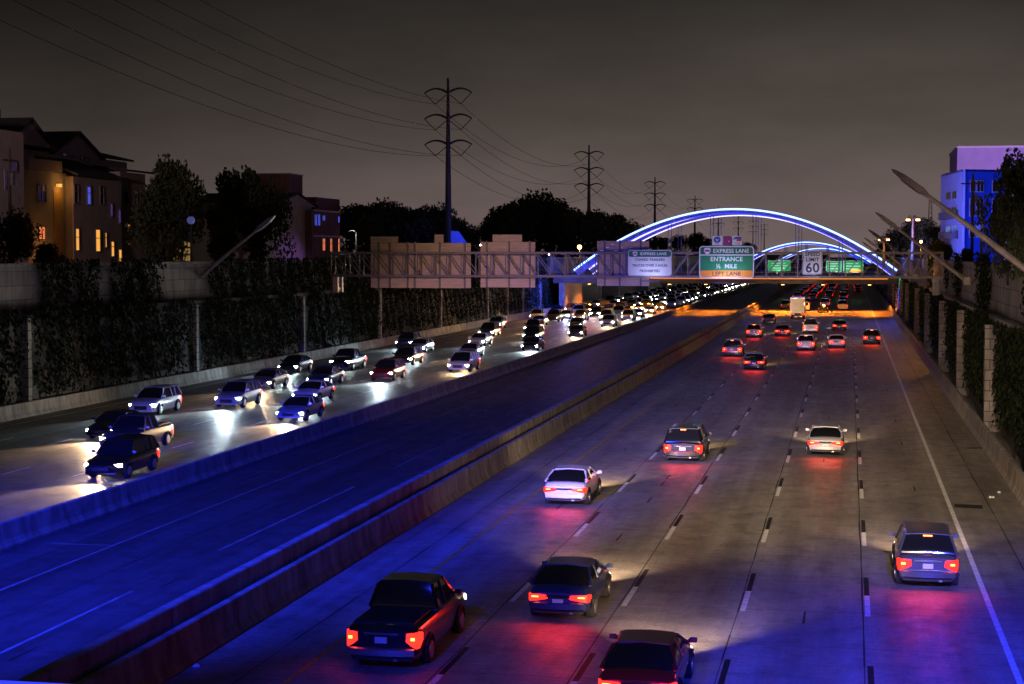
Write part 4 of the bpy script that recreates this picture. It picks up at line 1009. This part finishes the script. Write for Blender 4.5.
# utility poles
for (px, yt, Y, mm, lb) in ((973, 174, 170, 'wood', 'dark wooden utility pole in front of the blue apartment block'), (982, 214, 160, 'trim', 'paler thin pole right of the dark utility pole'), (9, 148, None, 'wood', 'dark wooden utility pole at the far left in front of the townhouses')):
    p = at(px, yt, Y=Y) if Y else at(px, yt, X=-62)
    t = thing('utility_pole', (p.x, p.y, PLATEAU), lb, 'utility pole', 'utility poles'); H = p.z - PLATEAU
    b = MB(); b.tube([(0, 0, 0), (0, 0, H)], [.17, .11], 8); b.build('pole', M[mm], t)
    if mm == 'wood':
        b = MB(); b.box(-1.1, 1.1, -.06, .06, H - 1.0, H - .85) if Y else b.box(-.06, .06, -1.1, 1.1, H - 1.0, H - .85); b.build('crossarm', M['wood'], t)
        b = MB(); b.tube([(.28, 0, H - 2.8), (.28, 0, H - 1.9)], .22, 10); b.build('transformer', M['steel'], t)

# green marker glowing by emission on the wall by the bridge, and litter on the shoulder
p = at(893.5, 283, Y=285); t = thing('marker_panel', (8.2, 285, p.z), 'small upright green marker panel on the right-hand wall near the bridge', 'road sign')
b = MB(); b.box(-.14, .14, 0, .04, -1.1, 1.1); b.build('panel', mat('glowing_green', (0, .4, .15), .5, emit=(.1, .8, .25), es=.5), t)
for i, (px, py, sz, lb) in enumerate(((919, 363.5, .20, 'scrap of pale litter on the right shoulder, farthest from the viewer'), (992, 498, .16, 'scrap of pale litter by the right barrier'), (196, 667, .10, 'white pebble-sized scrap near the median barrier, nearest the viewer'), (999, 493, .10, 'tiny pale litter scrap by the right barrier'))):
    p = at(px, py, Z=0); b = MB()
    rnd = random.Random(i); n = 7
    pts = [(math.cos(2 * math.pi * k / n) * sz * rnd.uniform(.6, 1.2), math.sin(2 * math.pi * k / n) * sz * .6 * rnd.uniform(.5, 1.2)) for k in range(n)]
    b.loft([[(q[0], q[1], .006) for q in pts], [(q[0] * .7, q[1] * .7, .05 + rnd.random() * .04) for q in pts]]); o = b.build('litter', M['rubble'], loc=(p.x, p.y, 0)); tag(o, lb, 'litter', 'litter on the road')

# ================================================================== VEHICLES
PAINT = {}
def paint(nm, c, metal=.3):
    PAINT[nm] = mat('car_paint_' + nm, c, .28, metal, coat=.8)
for nm, c in (('black', (.01, .01, .012)), ('white', (.7, .7, .68)), ('silver', (.42, .43, .45)), ('dark grey', (.08, .085, .09)), ('dark blue', (.02, .035, .12)), ('dark red', (.20, .012, .015)), ('beige', (.36, .31, .23)), ('green', (.02, .06, .04))): paint(nm, c, .0 if nm == 'white' else .3)
def interp(tab, t):
    for (a, va), (b, vb_) in zip(tab, tab[1:]):
        if t <= b: return va + (vb_ - va) * (t - a) / max(b - a, 1e-6)
    return tab[-1][1]
SPEC = {
 'sedan': dict(L=4.8, W=1.84, H=1.45, top=[(0, .86), (.025, 1.0), (.2, 1.03), (.62, .98), (.75, .93), (.94, .78), (1, .58)], cab=[(.08, 0), (.27, 1), (.54, 1), (.74, 0)]),
 'suv': dict(L=4.75, W=1.92, H=1.74, top=[(0, 1.0), (.02, 1.10), (.2, 1.12), (.62, 1.10), (.74, 1.06), (.95, .92), (1, .68)], cab=[(.015, 0), (.075, .96), (.2, 1), (.56, 1), (.73, 0)]),
 'minivan': dict(L=5.1, W=1.98, H=1.76, top=[(0, .98), (.02, 1.05), (.2, 1.08), (.7, 1.02), (.8, .98), (.96, .80), (1, .60)], cab=[(.012, 0), (.06, .97), (.2, 1), (.60, 1), (.82, 0)]),
 'pickup': dict(L=5.7, W=2.0, H=1.88, top=[(0, 1.05), (.012, 1.17), (.35, 1.18), (.62, 1.20), (.74, 1.16), (.96, 1.05), (1, .75)], cab=[(.37, 0), (.40, 1), (.60, 1), (.72, 0)]),
}
def loop(w, zt, zb, y):
    half = [(0, zt + .03), (.55 * w, zt + .02), (.86 * w, zt - .015), (.955 * w, zt - .08), (w, zt - .24), (w, (zt + zb) / 2 - .05), (.97 * w, zb + .12), (.90 * w, zb)]
    pts = [(x, z) for x, z in half] + [(-x, z) for x, z in reversed(half[1:])]
    return [(x, y, z) for x, z in pts]
def make_vehicle(kind, pname, facing, lod=False, cool=False):
    HM = M['headdim'] if facing == 'rear' else M['headcool' if cool else 'head']
    """front looks to +y. facing='rear' or 'front' says which lamps glow brightest at the camera."""
    S = SPEC[kind]; Ln, Wd, Hh = S['L'], S['W'] / 2, S['H']; P = PAINT[pname]
    t = thing(kind if kind != 'pickup' else 'pickup_truck', (0, 0, 0), 'x', 'car')
    Y = lambda u: -Ln / 2 + u * Ln
    wid = [(0, .90), (.04, .96), (.12, .99), (.5, 1.0), (.88, .98), (.96, .93), (1, .84)]
    zbt = [(0, .34), (.06, .27), (.9, .25), (1, .30)]
    body = MB(); us = [0, .012, .03, .07, .12, .2, .3, .4, .5, .6, .68, .75, .82, .88, .93, .965, .985, 1.0]
    def bulge(x, u):
        q = 1 - min(1, abs(x) / Wd) ** 2
        if u < .08: return -.13 * q * (1 - u / .08)
        if u > .88: return .20 * q * (u - .88) / .12
        return 0
    body.loft([[(x, y + bulge(x, u), z) for x, y, z in loop(Wd * interp(wid, u), interp(S['top'], u), interp(zbt, u), Y(u))] for u in us])
    cab = MB(); rings = []
    cu = []
    c0 = S['cab']
    for (a, va), (b_, vb_) in zip(c0, c0[1:]):
        n = 4 if va != vb_ else 3
        for i in range(n): cu.append((a + (b_ - a) * i / n, va + (vb_ - va) * i / n))
    cu.append(c0[-1])
    for u, f in cu:
        zb = interp(S['top'], u) - .03; z = zb + .04 + (Hh - zb - .05) * f ** .85 if f > 0 else zb + .03
        wb = Wd * .93; wt = Wd * (.93 - .20 * f); k = .07 * f
        rings.append([(wb, Y(u), zb), (wt + k * .25, Y(u), z - k), (wt - .06, Y(u), z - .02 * f), (0, Y(u), z + .015 * f), (-wt + .06, Y(u), z - .02 * f), (-wt - k * .25, Y(u), z - k), (-wb, Y(u), zb)])
    cab.loft(rings)
    roof = MB(); a0 = [c for c in c0 if c[1] > .9]; ra, rb_ = a0[0][0] + .004, a0[-1][0] - .004; rr = []
    for i in range(7):
        u = ra + (rb_ - ra) * i / 6; f = interp(c0, u); zb = interp(S['top'], u) - .03; z = zb + .04 + (Hh - zb - .05) * f ** .85 + .012; wt = Wd * (.93 - .20 * f)
        rr.append([(wt + .012, Y(u), z - .075), (wt - .055, Y(u), z - .01), (0, Y(u), z + .025), (-wt + .055, Y(u), z - .01), (-wt - .012, Y(u), z - .075), (0, Y(u), z - .05)])
    roof.loft(rr)
    pills = []
    class PB:
        def bar(s_, *a):
            m_ = MB(); m_.bar(*a); pills.append(m_)
    pill = PB()
    def side(u, f, s):
        zb = interp(S['top'], u) - .03; z = zb + .04 + (Hh - zb - .05) * f ** .85; wt = Wd * (.93 - .20 * f)
        return Vector((s * (wt + .01), Y(u), z - .06 * f))
    for s in (-1, 1):
        (ua, fa), (ub_, fb) = c0[0], a0[0]; pill.bar(side(ua, 0, s), side(ub_, fb, s), .09, .05)
        (ua, fa), (ub_, fb) = c0[-1], a0[-1]; pill.bar(side(ua, 0, s), side(ub_, fb, s), .07, .05)
        um = (ra + rb_) / 2 + .02; pill.bar(Vector((s * Wd * .94, Y(um), interp(S['top'], um) - .02)), side(um, 1, s), .08, .04)
        if kind in ('suv', 'minivan'): pill.bar(Vector((s * Wd * .94, Y(.22), interp(S['top'], .22) - .02)), side(.2, 1, s), .10, .04)
    def wheel_mb(r=.34, w=.23, rim=False):
        b = MB(); n = 20 if not lod else 10
        prof = [(0, r * .62), (0, r * .95), (.03, r), (w - .03, r), (w, r * .95), (w, r * .62)] if not rim else [(.01, 0.02), (.01, r * .62), (w * .5, r * .62), (w * .5, .02)]
        b.loft([[(x, rad * math.cos(2 * math.pi * k / n), rad * math.sin(2 * math.pi * k / n)) for k in range(n)] for x, rad in prof])
        return b
    zr = interp(S['top'], .0)
    th_ = dict(sedan=.20, suv=.36, minivan=.40, pickup=.40)[kind]; tw_ = dict(sedan=.40, suv=.27, minivan=.22, pickup=.20)[kind]
    def lampbox(s, mb, x0, x1, z0, z1, y0, y1, mi=0):
        mb.box(min(s * x0, s * x1), max(s * x0, s * x1), y0, y1, z0, z1, mi)
    wr_ = .36 if kind in ('suv', 'pickup') else .33
    zt_ = zr - .015
    if lod:
        mats = [P, M['carglass'], M['tyre'], M['tail'], HM, M['plastic']]; allm = MB()
        for src, mi in [(body, 0), (cab, 1), (roof, 0)] + [(q_, 0) for q_ in pills]: allm.add(src.v, src.f, mi)
        for s in (-1, 1):
            for u in (.18, .80):
                w = wheel_mb(wr_); allm.add([(s * (Wd - .22) + s * v[0], v[1] + Y(u), v[2] + wr_) for v in w.v], w.f, 2)
            lampbox(s, allm, Wd * .90 - tw_, Wd * .90, zt_ - th_, zt_, Y(0) - .03, Y(0) + .12, 3)
            lampbox(s, allm, Wd * .42, Wd * .84, .60, .76, Y(1) - .2, Y(1) + .02, 4)
        o = allm.build('tmp', mats); me = o.data; bpy.data.objects.remove(o)
        nm = t.name; bpy.data.objects.remove(t)
        o = bpy.data.objects.new(kind if kind != 'pickup' else 'pickup_truck', me); col.objects.link(o)
        me.polygons.foreach_set('use_smooth', [True] * len(me.polygons)); me.set_sharp_from_angle(angle=R(38))
        return o
    bo = body.build('body', P, t, smooth=True); cab.build('glasshouse', M['carglass'], t, smooth=True); roof.build('roof', P, t, smooth=True)
    for q_ in pills: q_.build('pillar', P, t)
    if kind == 'pickup':
        b = MB(); b.box(-Wd * .80, Wd * .80, Y(.03), Y(.345), 1.05, 1.222); b.build('bed_cover', M['plastic'], t)
    for s in (-1, 1):
        for u in (.18, .80):
            w = wheel_mb(wr_); w.v = [(s * (Wd - .21) + s * v[0], v[1] + Y(u), v[2] + wr_) for v in w.v]; wo = w.build('wheel', M['tyre'], t, smooth=True)
            w = wheel_mb(wr_, rim=True); w.v = [(s * (Wd - .06) + s * v[0], v[1] + Y(u), v[2] + wr_) for v in w.v]; w.build('rim', M['rim'], wo)
            b = MB(); n = 14; pts = []
            for k in range(n + 1): a = math.pi * k / n; pts.append((s * (Wd + .005), Y(u) + (wr_ + .07) * math.cos(a), wr_ + (wr_ + .06) * math.sin(a)))
            b.tube(pts, .04, 5); b.build('wheel_arch', M['plastic'], t)
        b = MB(); xi = Wd * .90 - tw_ * 1.15; zlo = zt_ - th_ - .04; rings_ = []
        for xx, yy, fl_, fh in ((xi, Y(0) + bulge(xi, 0) - .02, .45, .02), ((xi + Wd * .9) / 2, Y(0) + bulge((xi + Wd * .9) / 2, 0) - .022, .2, 0), (Wd * .90, Y(0) - .03, .0, 0), (Wd * .965, Y(0) + .10, .0, .0), (Wd * .995, Y(0) + .34, .45, .05)):
            z0_, z1_ = zlo + th_ * fl_, zt_ - .03 - fh
            rings_.append([(s * xx, yy, z0_), (s * xx, yy, z1_), (s * (xx - .06), yy + .08, z1_), (s * (xx - .06), yy + .08, z0_)])
        b.loft(rings_); tl = b.build('tail_lamp', M['tail'], t)
        b = MB(); xc = Wd * .90 - tw_ * .35; lampbox(s, b, xc - tw_ * .28, xc + tw_ * .22, zt_ - th_ * .55, zt_ - th_ * .38, Y(0) + bulge(xc, 0) - .05, Y(0) + bulge(xc, 0) - .025); b.build('bulb', M['tailcore'], tl)
        b = MB(); zc_ = interp(S['top'], .97) - .14
        rings_ = []
        for yy, k_ in ((Y(1) - .26, 1.0), (Y(1) - .05, .92), (Y(1) + .02, .80)):
            rings_.append([(s * Wd * .97 * k_, yy, zc_ + .07), (s * Wd * .97 * k_, yy, zc_ - .06), (s * Wd * .42, yy, zc_ - .09), (s * Wd * .42, yy, zc_ + .05)])
        b.loft(rings_); b.build('headlamp', HM, t)
        b = MB(); um = c0[-1][0] - .03; z = interp(S['top'], um) + .06
        b.loft([[(s * (Wd * .93), Y(um), z), (s * (Wd * .93), Y(um) + .05, z), (s * (Wd * .93), Y(um) + .05, z + .05), (s * (Wd * .93), Y(um), z + .05)],
                [(s * (Wd + .03), Y(um) - .03, z - .0), (s * (Wd + .03), Y(um) + .09, z), (s * (Wd + .03), Y(um) + .07, z + .13), (s * (Wd + .03), Y(um) - .03, z + .14)],
                [(s * (Wd + .18), Y(um) - .03, z + .01), (s * (Wd + .18), Y(um) + .04, z + .01), (s * (Wd + .18), Y(um) + .04, z + .12), (s * (Wd + .18), Y(um) - .03, z + .13)]]); b.build('mirror', P, t)
    def bowed(name, m, u, out, z0, z1, wf, sg):
        b = MB(); rr_ = []
        for i in range(9):
            x = -Wd * wf + 2 * Wd * wf * i / 8; y = Y(u) + bulge(x, u) + sg * out
            rr_.append([(x, y, z0 + .03), (x, y, z1 - .03), (x, y - sg * .04, z1), (x, y - sg * .3, z1), (x, y - sg * .3, z0), (x, y - sg * .05, z0)])
        b.loft(rr_); return b.build(name, m, t)
    bowed('rear_bumper', P if kind != 'pickup' else M['rim'], 0, .06, .38, .60, .86, -1)
    b = MB(); b.box(.34, .44, Y(0) - .16, Y(0) - .02, .275, .335); b.build('exhaust', M['rim'], t)
    bowed('trim_strip', M['rim'] if kind != 'sedan' else M['plastic'], 0, .014, zt_ - .115, zt_ - .045, .46, -1)
    bowed('valance', M['plastic'], 0, .03, .26, .375, .80, -1)
    b = MB(); b.box(-.16, .16, Y(0) - .155, Y(0) - .12, zt_ - .30, zt_ - .14); b.build('number_plate', M['plate'], t)
    bowed('grille', M['plastic'], 1, .012, .42, .56 if kind == 'sedan' else .66, .44, 1)
    bowed('front_bumper', P, 1, .05, .27, .41, .80, 1)
    if kind != 'pickup':
        uu = a0[0][0]; b = MB(); b.box(-.14, .14, Y(uu) - .06, Y(uu) - .02, Hh - .085, Hh - .055); b.build('brake_light', M['tailcore'], t)
    return t

def make_box_truck(pname, lod=False):
    t = thing('box_truck', (0, 0, 0), 'x', 'truck')
    b = MB(); b.box(-1.2, 1.2, -3.6, 2.0, .95, 3.5); b.build('cargo_box', PAINT[pname], t, bevel=.04)
    b = MB(); b.box(-.5, .5, -3.4, 3.2, .55, .94); b.build('chassis', M['plastic'], t)
    b = MB(); b.loft([[(sx * w_, y_, z_) for sx, z_ in ((-1, .5), (1, .5), (1, h_), (-1, h_))] for y_, w_, h_ in ((2.05, 1.05, 2.5), (3.0, 1.05, 2.45), (3.5, 1.02, 1.7), (4.2, .98, 1.45), (4.35, .92, 1.1))]); b.build('cab', PAINT['white'], t, smooth=True)
    b = MB(); b.quad((-.92, 3.04, 2.38), (.92, 3.04, 2.38), (.95, 3.50, 1.76), (-.95, 3.50, 1.76)); b.build('windscreen', M['carglass'], t)
    b = MB(); b.box(-1.1, 1.1, -3.63, -3.605, 1.1, 3.35); b.build('rear_door', M['signwhite'], t)
    for s in (-1, 1):
        for y in (-2.3, 3.2):
            b = MB(); n = 16; b.loft([[(s * (.8 + x), y + r * math.cos(2 * math.pi * k / n), .45 + r * math.sin(2 * math.pi * k / n)) for k in range(n)] for x, r in ((0, .3), (0, .45), (.28, .45), (.28, .25))]); b.build('wheel', M['tyre'], t)
        b = MB(); b.box(s * 1.0 - .12, s * 1.0 + .12, -3.68, -3.61, .72, .92); b.build('tail_lamp', M['tail'], t)
        b = MB(); b.box(s * .72 - .16, s * .72 + .16, 4.3, 4.40, .85, 1.05); b.build('headlamp', M['head'], t)
        b = MB(); b.box(s * 1.05 - .05, s * 1.05 + .05, -3.64, -3.606, 3.36, 3.44); b.build('marker_light', M['tailcore'], t)
    return t

PROTO = {}
def get_proto(kind, pname, lod, cool=False, facing='rear'):
    key = (kind, pname, lod, cool, facing)
    if key not in PROTO:
        o = make_box_truck(pname) if kind == 'box_truck' else make_vehicle(kind, pname, facing, lod, cool)
        PROTO[key] = [o, kids_of(o) if not lod else [], False]
    return PROTO[key]
headsh = bpy.data.lights.new('headlamp_beam', 'SPOT'); headsh.energy = 6500; headsh.color = (1, .66, .38); headsh.spot_size = R(72); headsh.spot_blend = 1; headsh.shadow_soft_size = .12
headcl = headsh.copy(); headcl.color = (.70, .90, 1.0); headcl.energy = 4500
headfar = headsh.copy(); headfar.energy = 4200; headfar.color = (1, .60, .27); headfarc = headcl.copy(); headfarc.energy = 3600
tailsh = bpy.data.lights.new('tail_glow', 'AREA'); tailsh.shape = 'RECTANGLE'; tailsh.size = 1.5; tailsh.size_y = .3; tailsh.energy = 26; tailsh.color = (1, .03, .015); 
KW = {'sedan': 'sedan', 'suv': 'SUV', 'minivan': 'minivan', 'pickup': 'pickup truck', 'box_truck': 'box truck'}
LANES_R = {1: 2.45, 2: -1.2, 3: -4.8, 4: -8.35, 5: -11.85}
LANES_L = {1: -34.6, 2: -38.25, 3: -41.95, 4: -45.65, 5: -49.3}
LN_R = {1: 'rightmost outbound lane', 2: 'second outbound lane from right', 3: 'middle outbound lane', 4: 'fourth outbound lane from right', 5: 'outbound lane beside the median'}
LN_L = {1: 'oncoming lane nearest the median', 2: 'second oncoming lane from right', 3: 'middle oncoming lane', 4: 'second oncoming lane from left', 5: 'leftmost oncoming lane'}
ORD = ['nearest', 'second', 'third', 'fourth', 'fifth', 'sixth', 'seventh', 'eighth', 'ninth', 'tenth', 'eleventh', 'twelfth', 'thirteenth', 'fourteenth', 'fifteenth'] + [f'number {i}' for i in range(16, 60)]
def place(kind, pname, side_, lane, D, idx, cool=False, dxl=0.0):
    lod = D > 260 and kind != 'box_truck'
    pr = get_proto(kind, pname, lod, cool, 'rear' if side_ == 'R' else 'front'); o = pr[0]
    if pr[2]:
        if lod: o = pr[0].copy(); col.objects.link(o)
        else: o = dup(pr[0], pr[1])
    pr[2] = True
    x = (LANES_R if side_ == 'R' else LANES_L)[lane] + dxl
    o.location = (x, D, 0); o.rotation_euler = (0, 0, 0 if side_ == 'R' else math.pi)
    ordn = ORD[idx]
    if side_ == 'R': lb = f'{pname} {KW[kind]}, red tail lamps, {ordn} in the {LN_R[lane]}'; grp = 'vehicles driving away with red tail lamps'
    else: lb = f'{pname} {KW[kind]}, {"cool" if cool else "warm"} headlamps, {ordn} in the {LN_L[lane]}'; grp = 'oncoming vehicles with white headlamps'
    tag(o, lb, 'truck' if kind == 'box_truck' else 'car', grp)
    if D < 300:
        l = bpy.data.objects.new('headlamp_beam', headcl if cool else headsh); col.objects.link(l); l.parent = o; l.location = (0, 2.55 if kind != 'box_truck' else 4.6, .75)
        l.rotation_euler = (R(87.5), 0, 0)
        if D > 140: l.data = headfar if not cool else headfarc
        if side_ == 'R' and D < 240:
            l = bpy.data.objects.new('tail_glow', tailsh); col.objects.link(l); l.parent = o; l.location = (0, -2.75 if kind != 'box_truck' else -3.8, .75); l.rotation_euler = (R(-62), 0, 0)
    return o
RV = [ # lane, distance, kind, paint
 (1, 57, 'suv', 'dark grey'), (2, 92, 'sedan', 'silver'), (4, 50, 'sedan', 'dark blue'), (5, 44, 'pickup', 'black'), (5, 72, 'sedan', 'white'), (4, 88, 'minivan', 'black'), (3, 40.5, 'sedan', 'dark red'),
 (1, 205, 'suv', 'black'), (2, 196, 'sedan', 'white'), (3, 190, 'suv', 'silver'), (4, 158, 'sedan', 'black'), (5, 178, 'minivan', 'dark grey'), (4, 222, 'sedan', 'dark red'), (5, 218, 'suv', 'beige'), (3, 232, 'pickup', 'white'), (2, 240, 'sedan', 'black'),
 (5, 262, 'sedan', 'black'), (4, 283, 'box_truck', 'beige')]
rnd = random.Random(5)
for lane in range(1, 6):
    D = 300 + rnd.uniform(0, 40)
    while D < 760:
        if not (lane == 1 and D < 470): RV.append((lane, D, rnd.choice(['sedan', 'suv', 'minivan', 'pickup', 'sedan']), rnd.choice(['black', 'white', 'silver', 'dark grey', 'dark red'])))
        D += rnd.uniform(12, 30) if D > 400 else rnd.uniform(22, 55)
LV = [(1, 76, 'suv', 'black', 0), (1, 104, 'sedan', 'silver', 0), (1, 150, 'minivan', 'white', 0), (1, 184, 'sedan', 'black', 1), (2, 86, 'pickup', 'dark grey', 0), (2, 117, 'sedan', 'white', 1), (2, 138, 'suv', 'dark red', 1), (2, 170, 'sedan', 'silver', 0), (2, 205, 'suv', 'black', 1),
      (3, 92, 'sedan', 'black', 0), (3, 112, 'suv', 'silver', 1), (3, 132, 'sedan', 'dark blue', 1), (3, 158, 'minivan', 'black', 1), (3, 192, 'sedan', 'white', 1), (4, 106, 'suv', 'white', 1), (4, 128, 'sedan', 'beige', 0), (4, 150, 'pickup', 'black', 1), (4, 178, 'sedan', 'silver', 1), (4, 214, 'minivan', 'dark grey', 0), (5, 146, 'sedan', 'black', 1), (5, 186, 'suv', 'dark blue', 1),
      (1, 216, 'sedan', 'dark grey', 0), (3, 226, 'suv', 'black', 0), (1, 246, 'suv', 'white', 0), (2, 240, 'sedan', 'black', 0), (4, 248, 'sedan', 'silver', 0), (5, 236, 'suv', 'silver', 0)]
for lane in range(1, 6):
    D = 262 + rnd.uniform(0, 12)
    while D < 620:
        LV.append((lane, D, rnd.choice(['sedan', 'suv', 'minivan', 'pickup', 'sedan']), rnd.choice(['black', 'white', 'silver', 'dark grey']), int(rnd.random() < .3)))
        D += rnd.uniform(10, 20) 
cnt = {}
for lane, D, kd, pn in sorted(RV, key=lambda q: q[1]):
    i = cnt.get(('R', lane), 0); cnt[('R', lane)] = i + 1
    place(kd, pn, 'R', lane, D, i, dxl=rnd.uniform(-.25, .25))
for lane, D, kd, pn, cool in sorted(LV, key=lambda q: q[1]):
    i = cnt.get(('L', lane), 0); cnt[('L', lane)] = i + 1
    place(kd, pn, 'L', lane, D, i, bool(cool), dxl=rnd.uniform(-.25, .25))
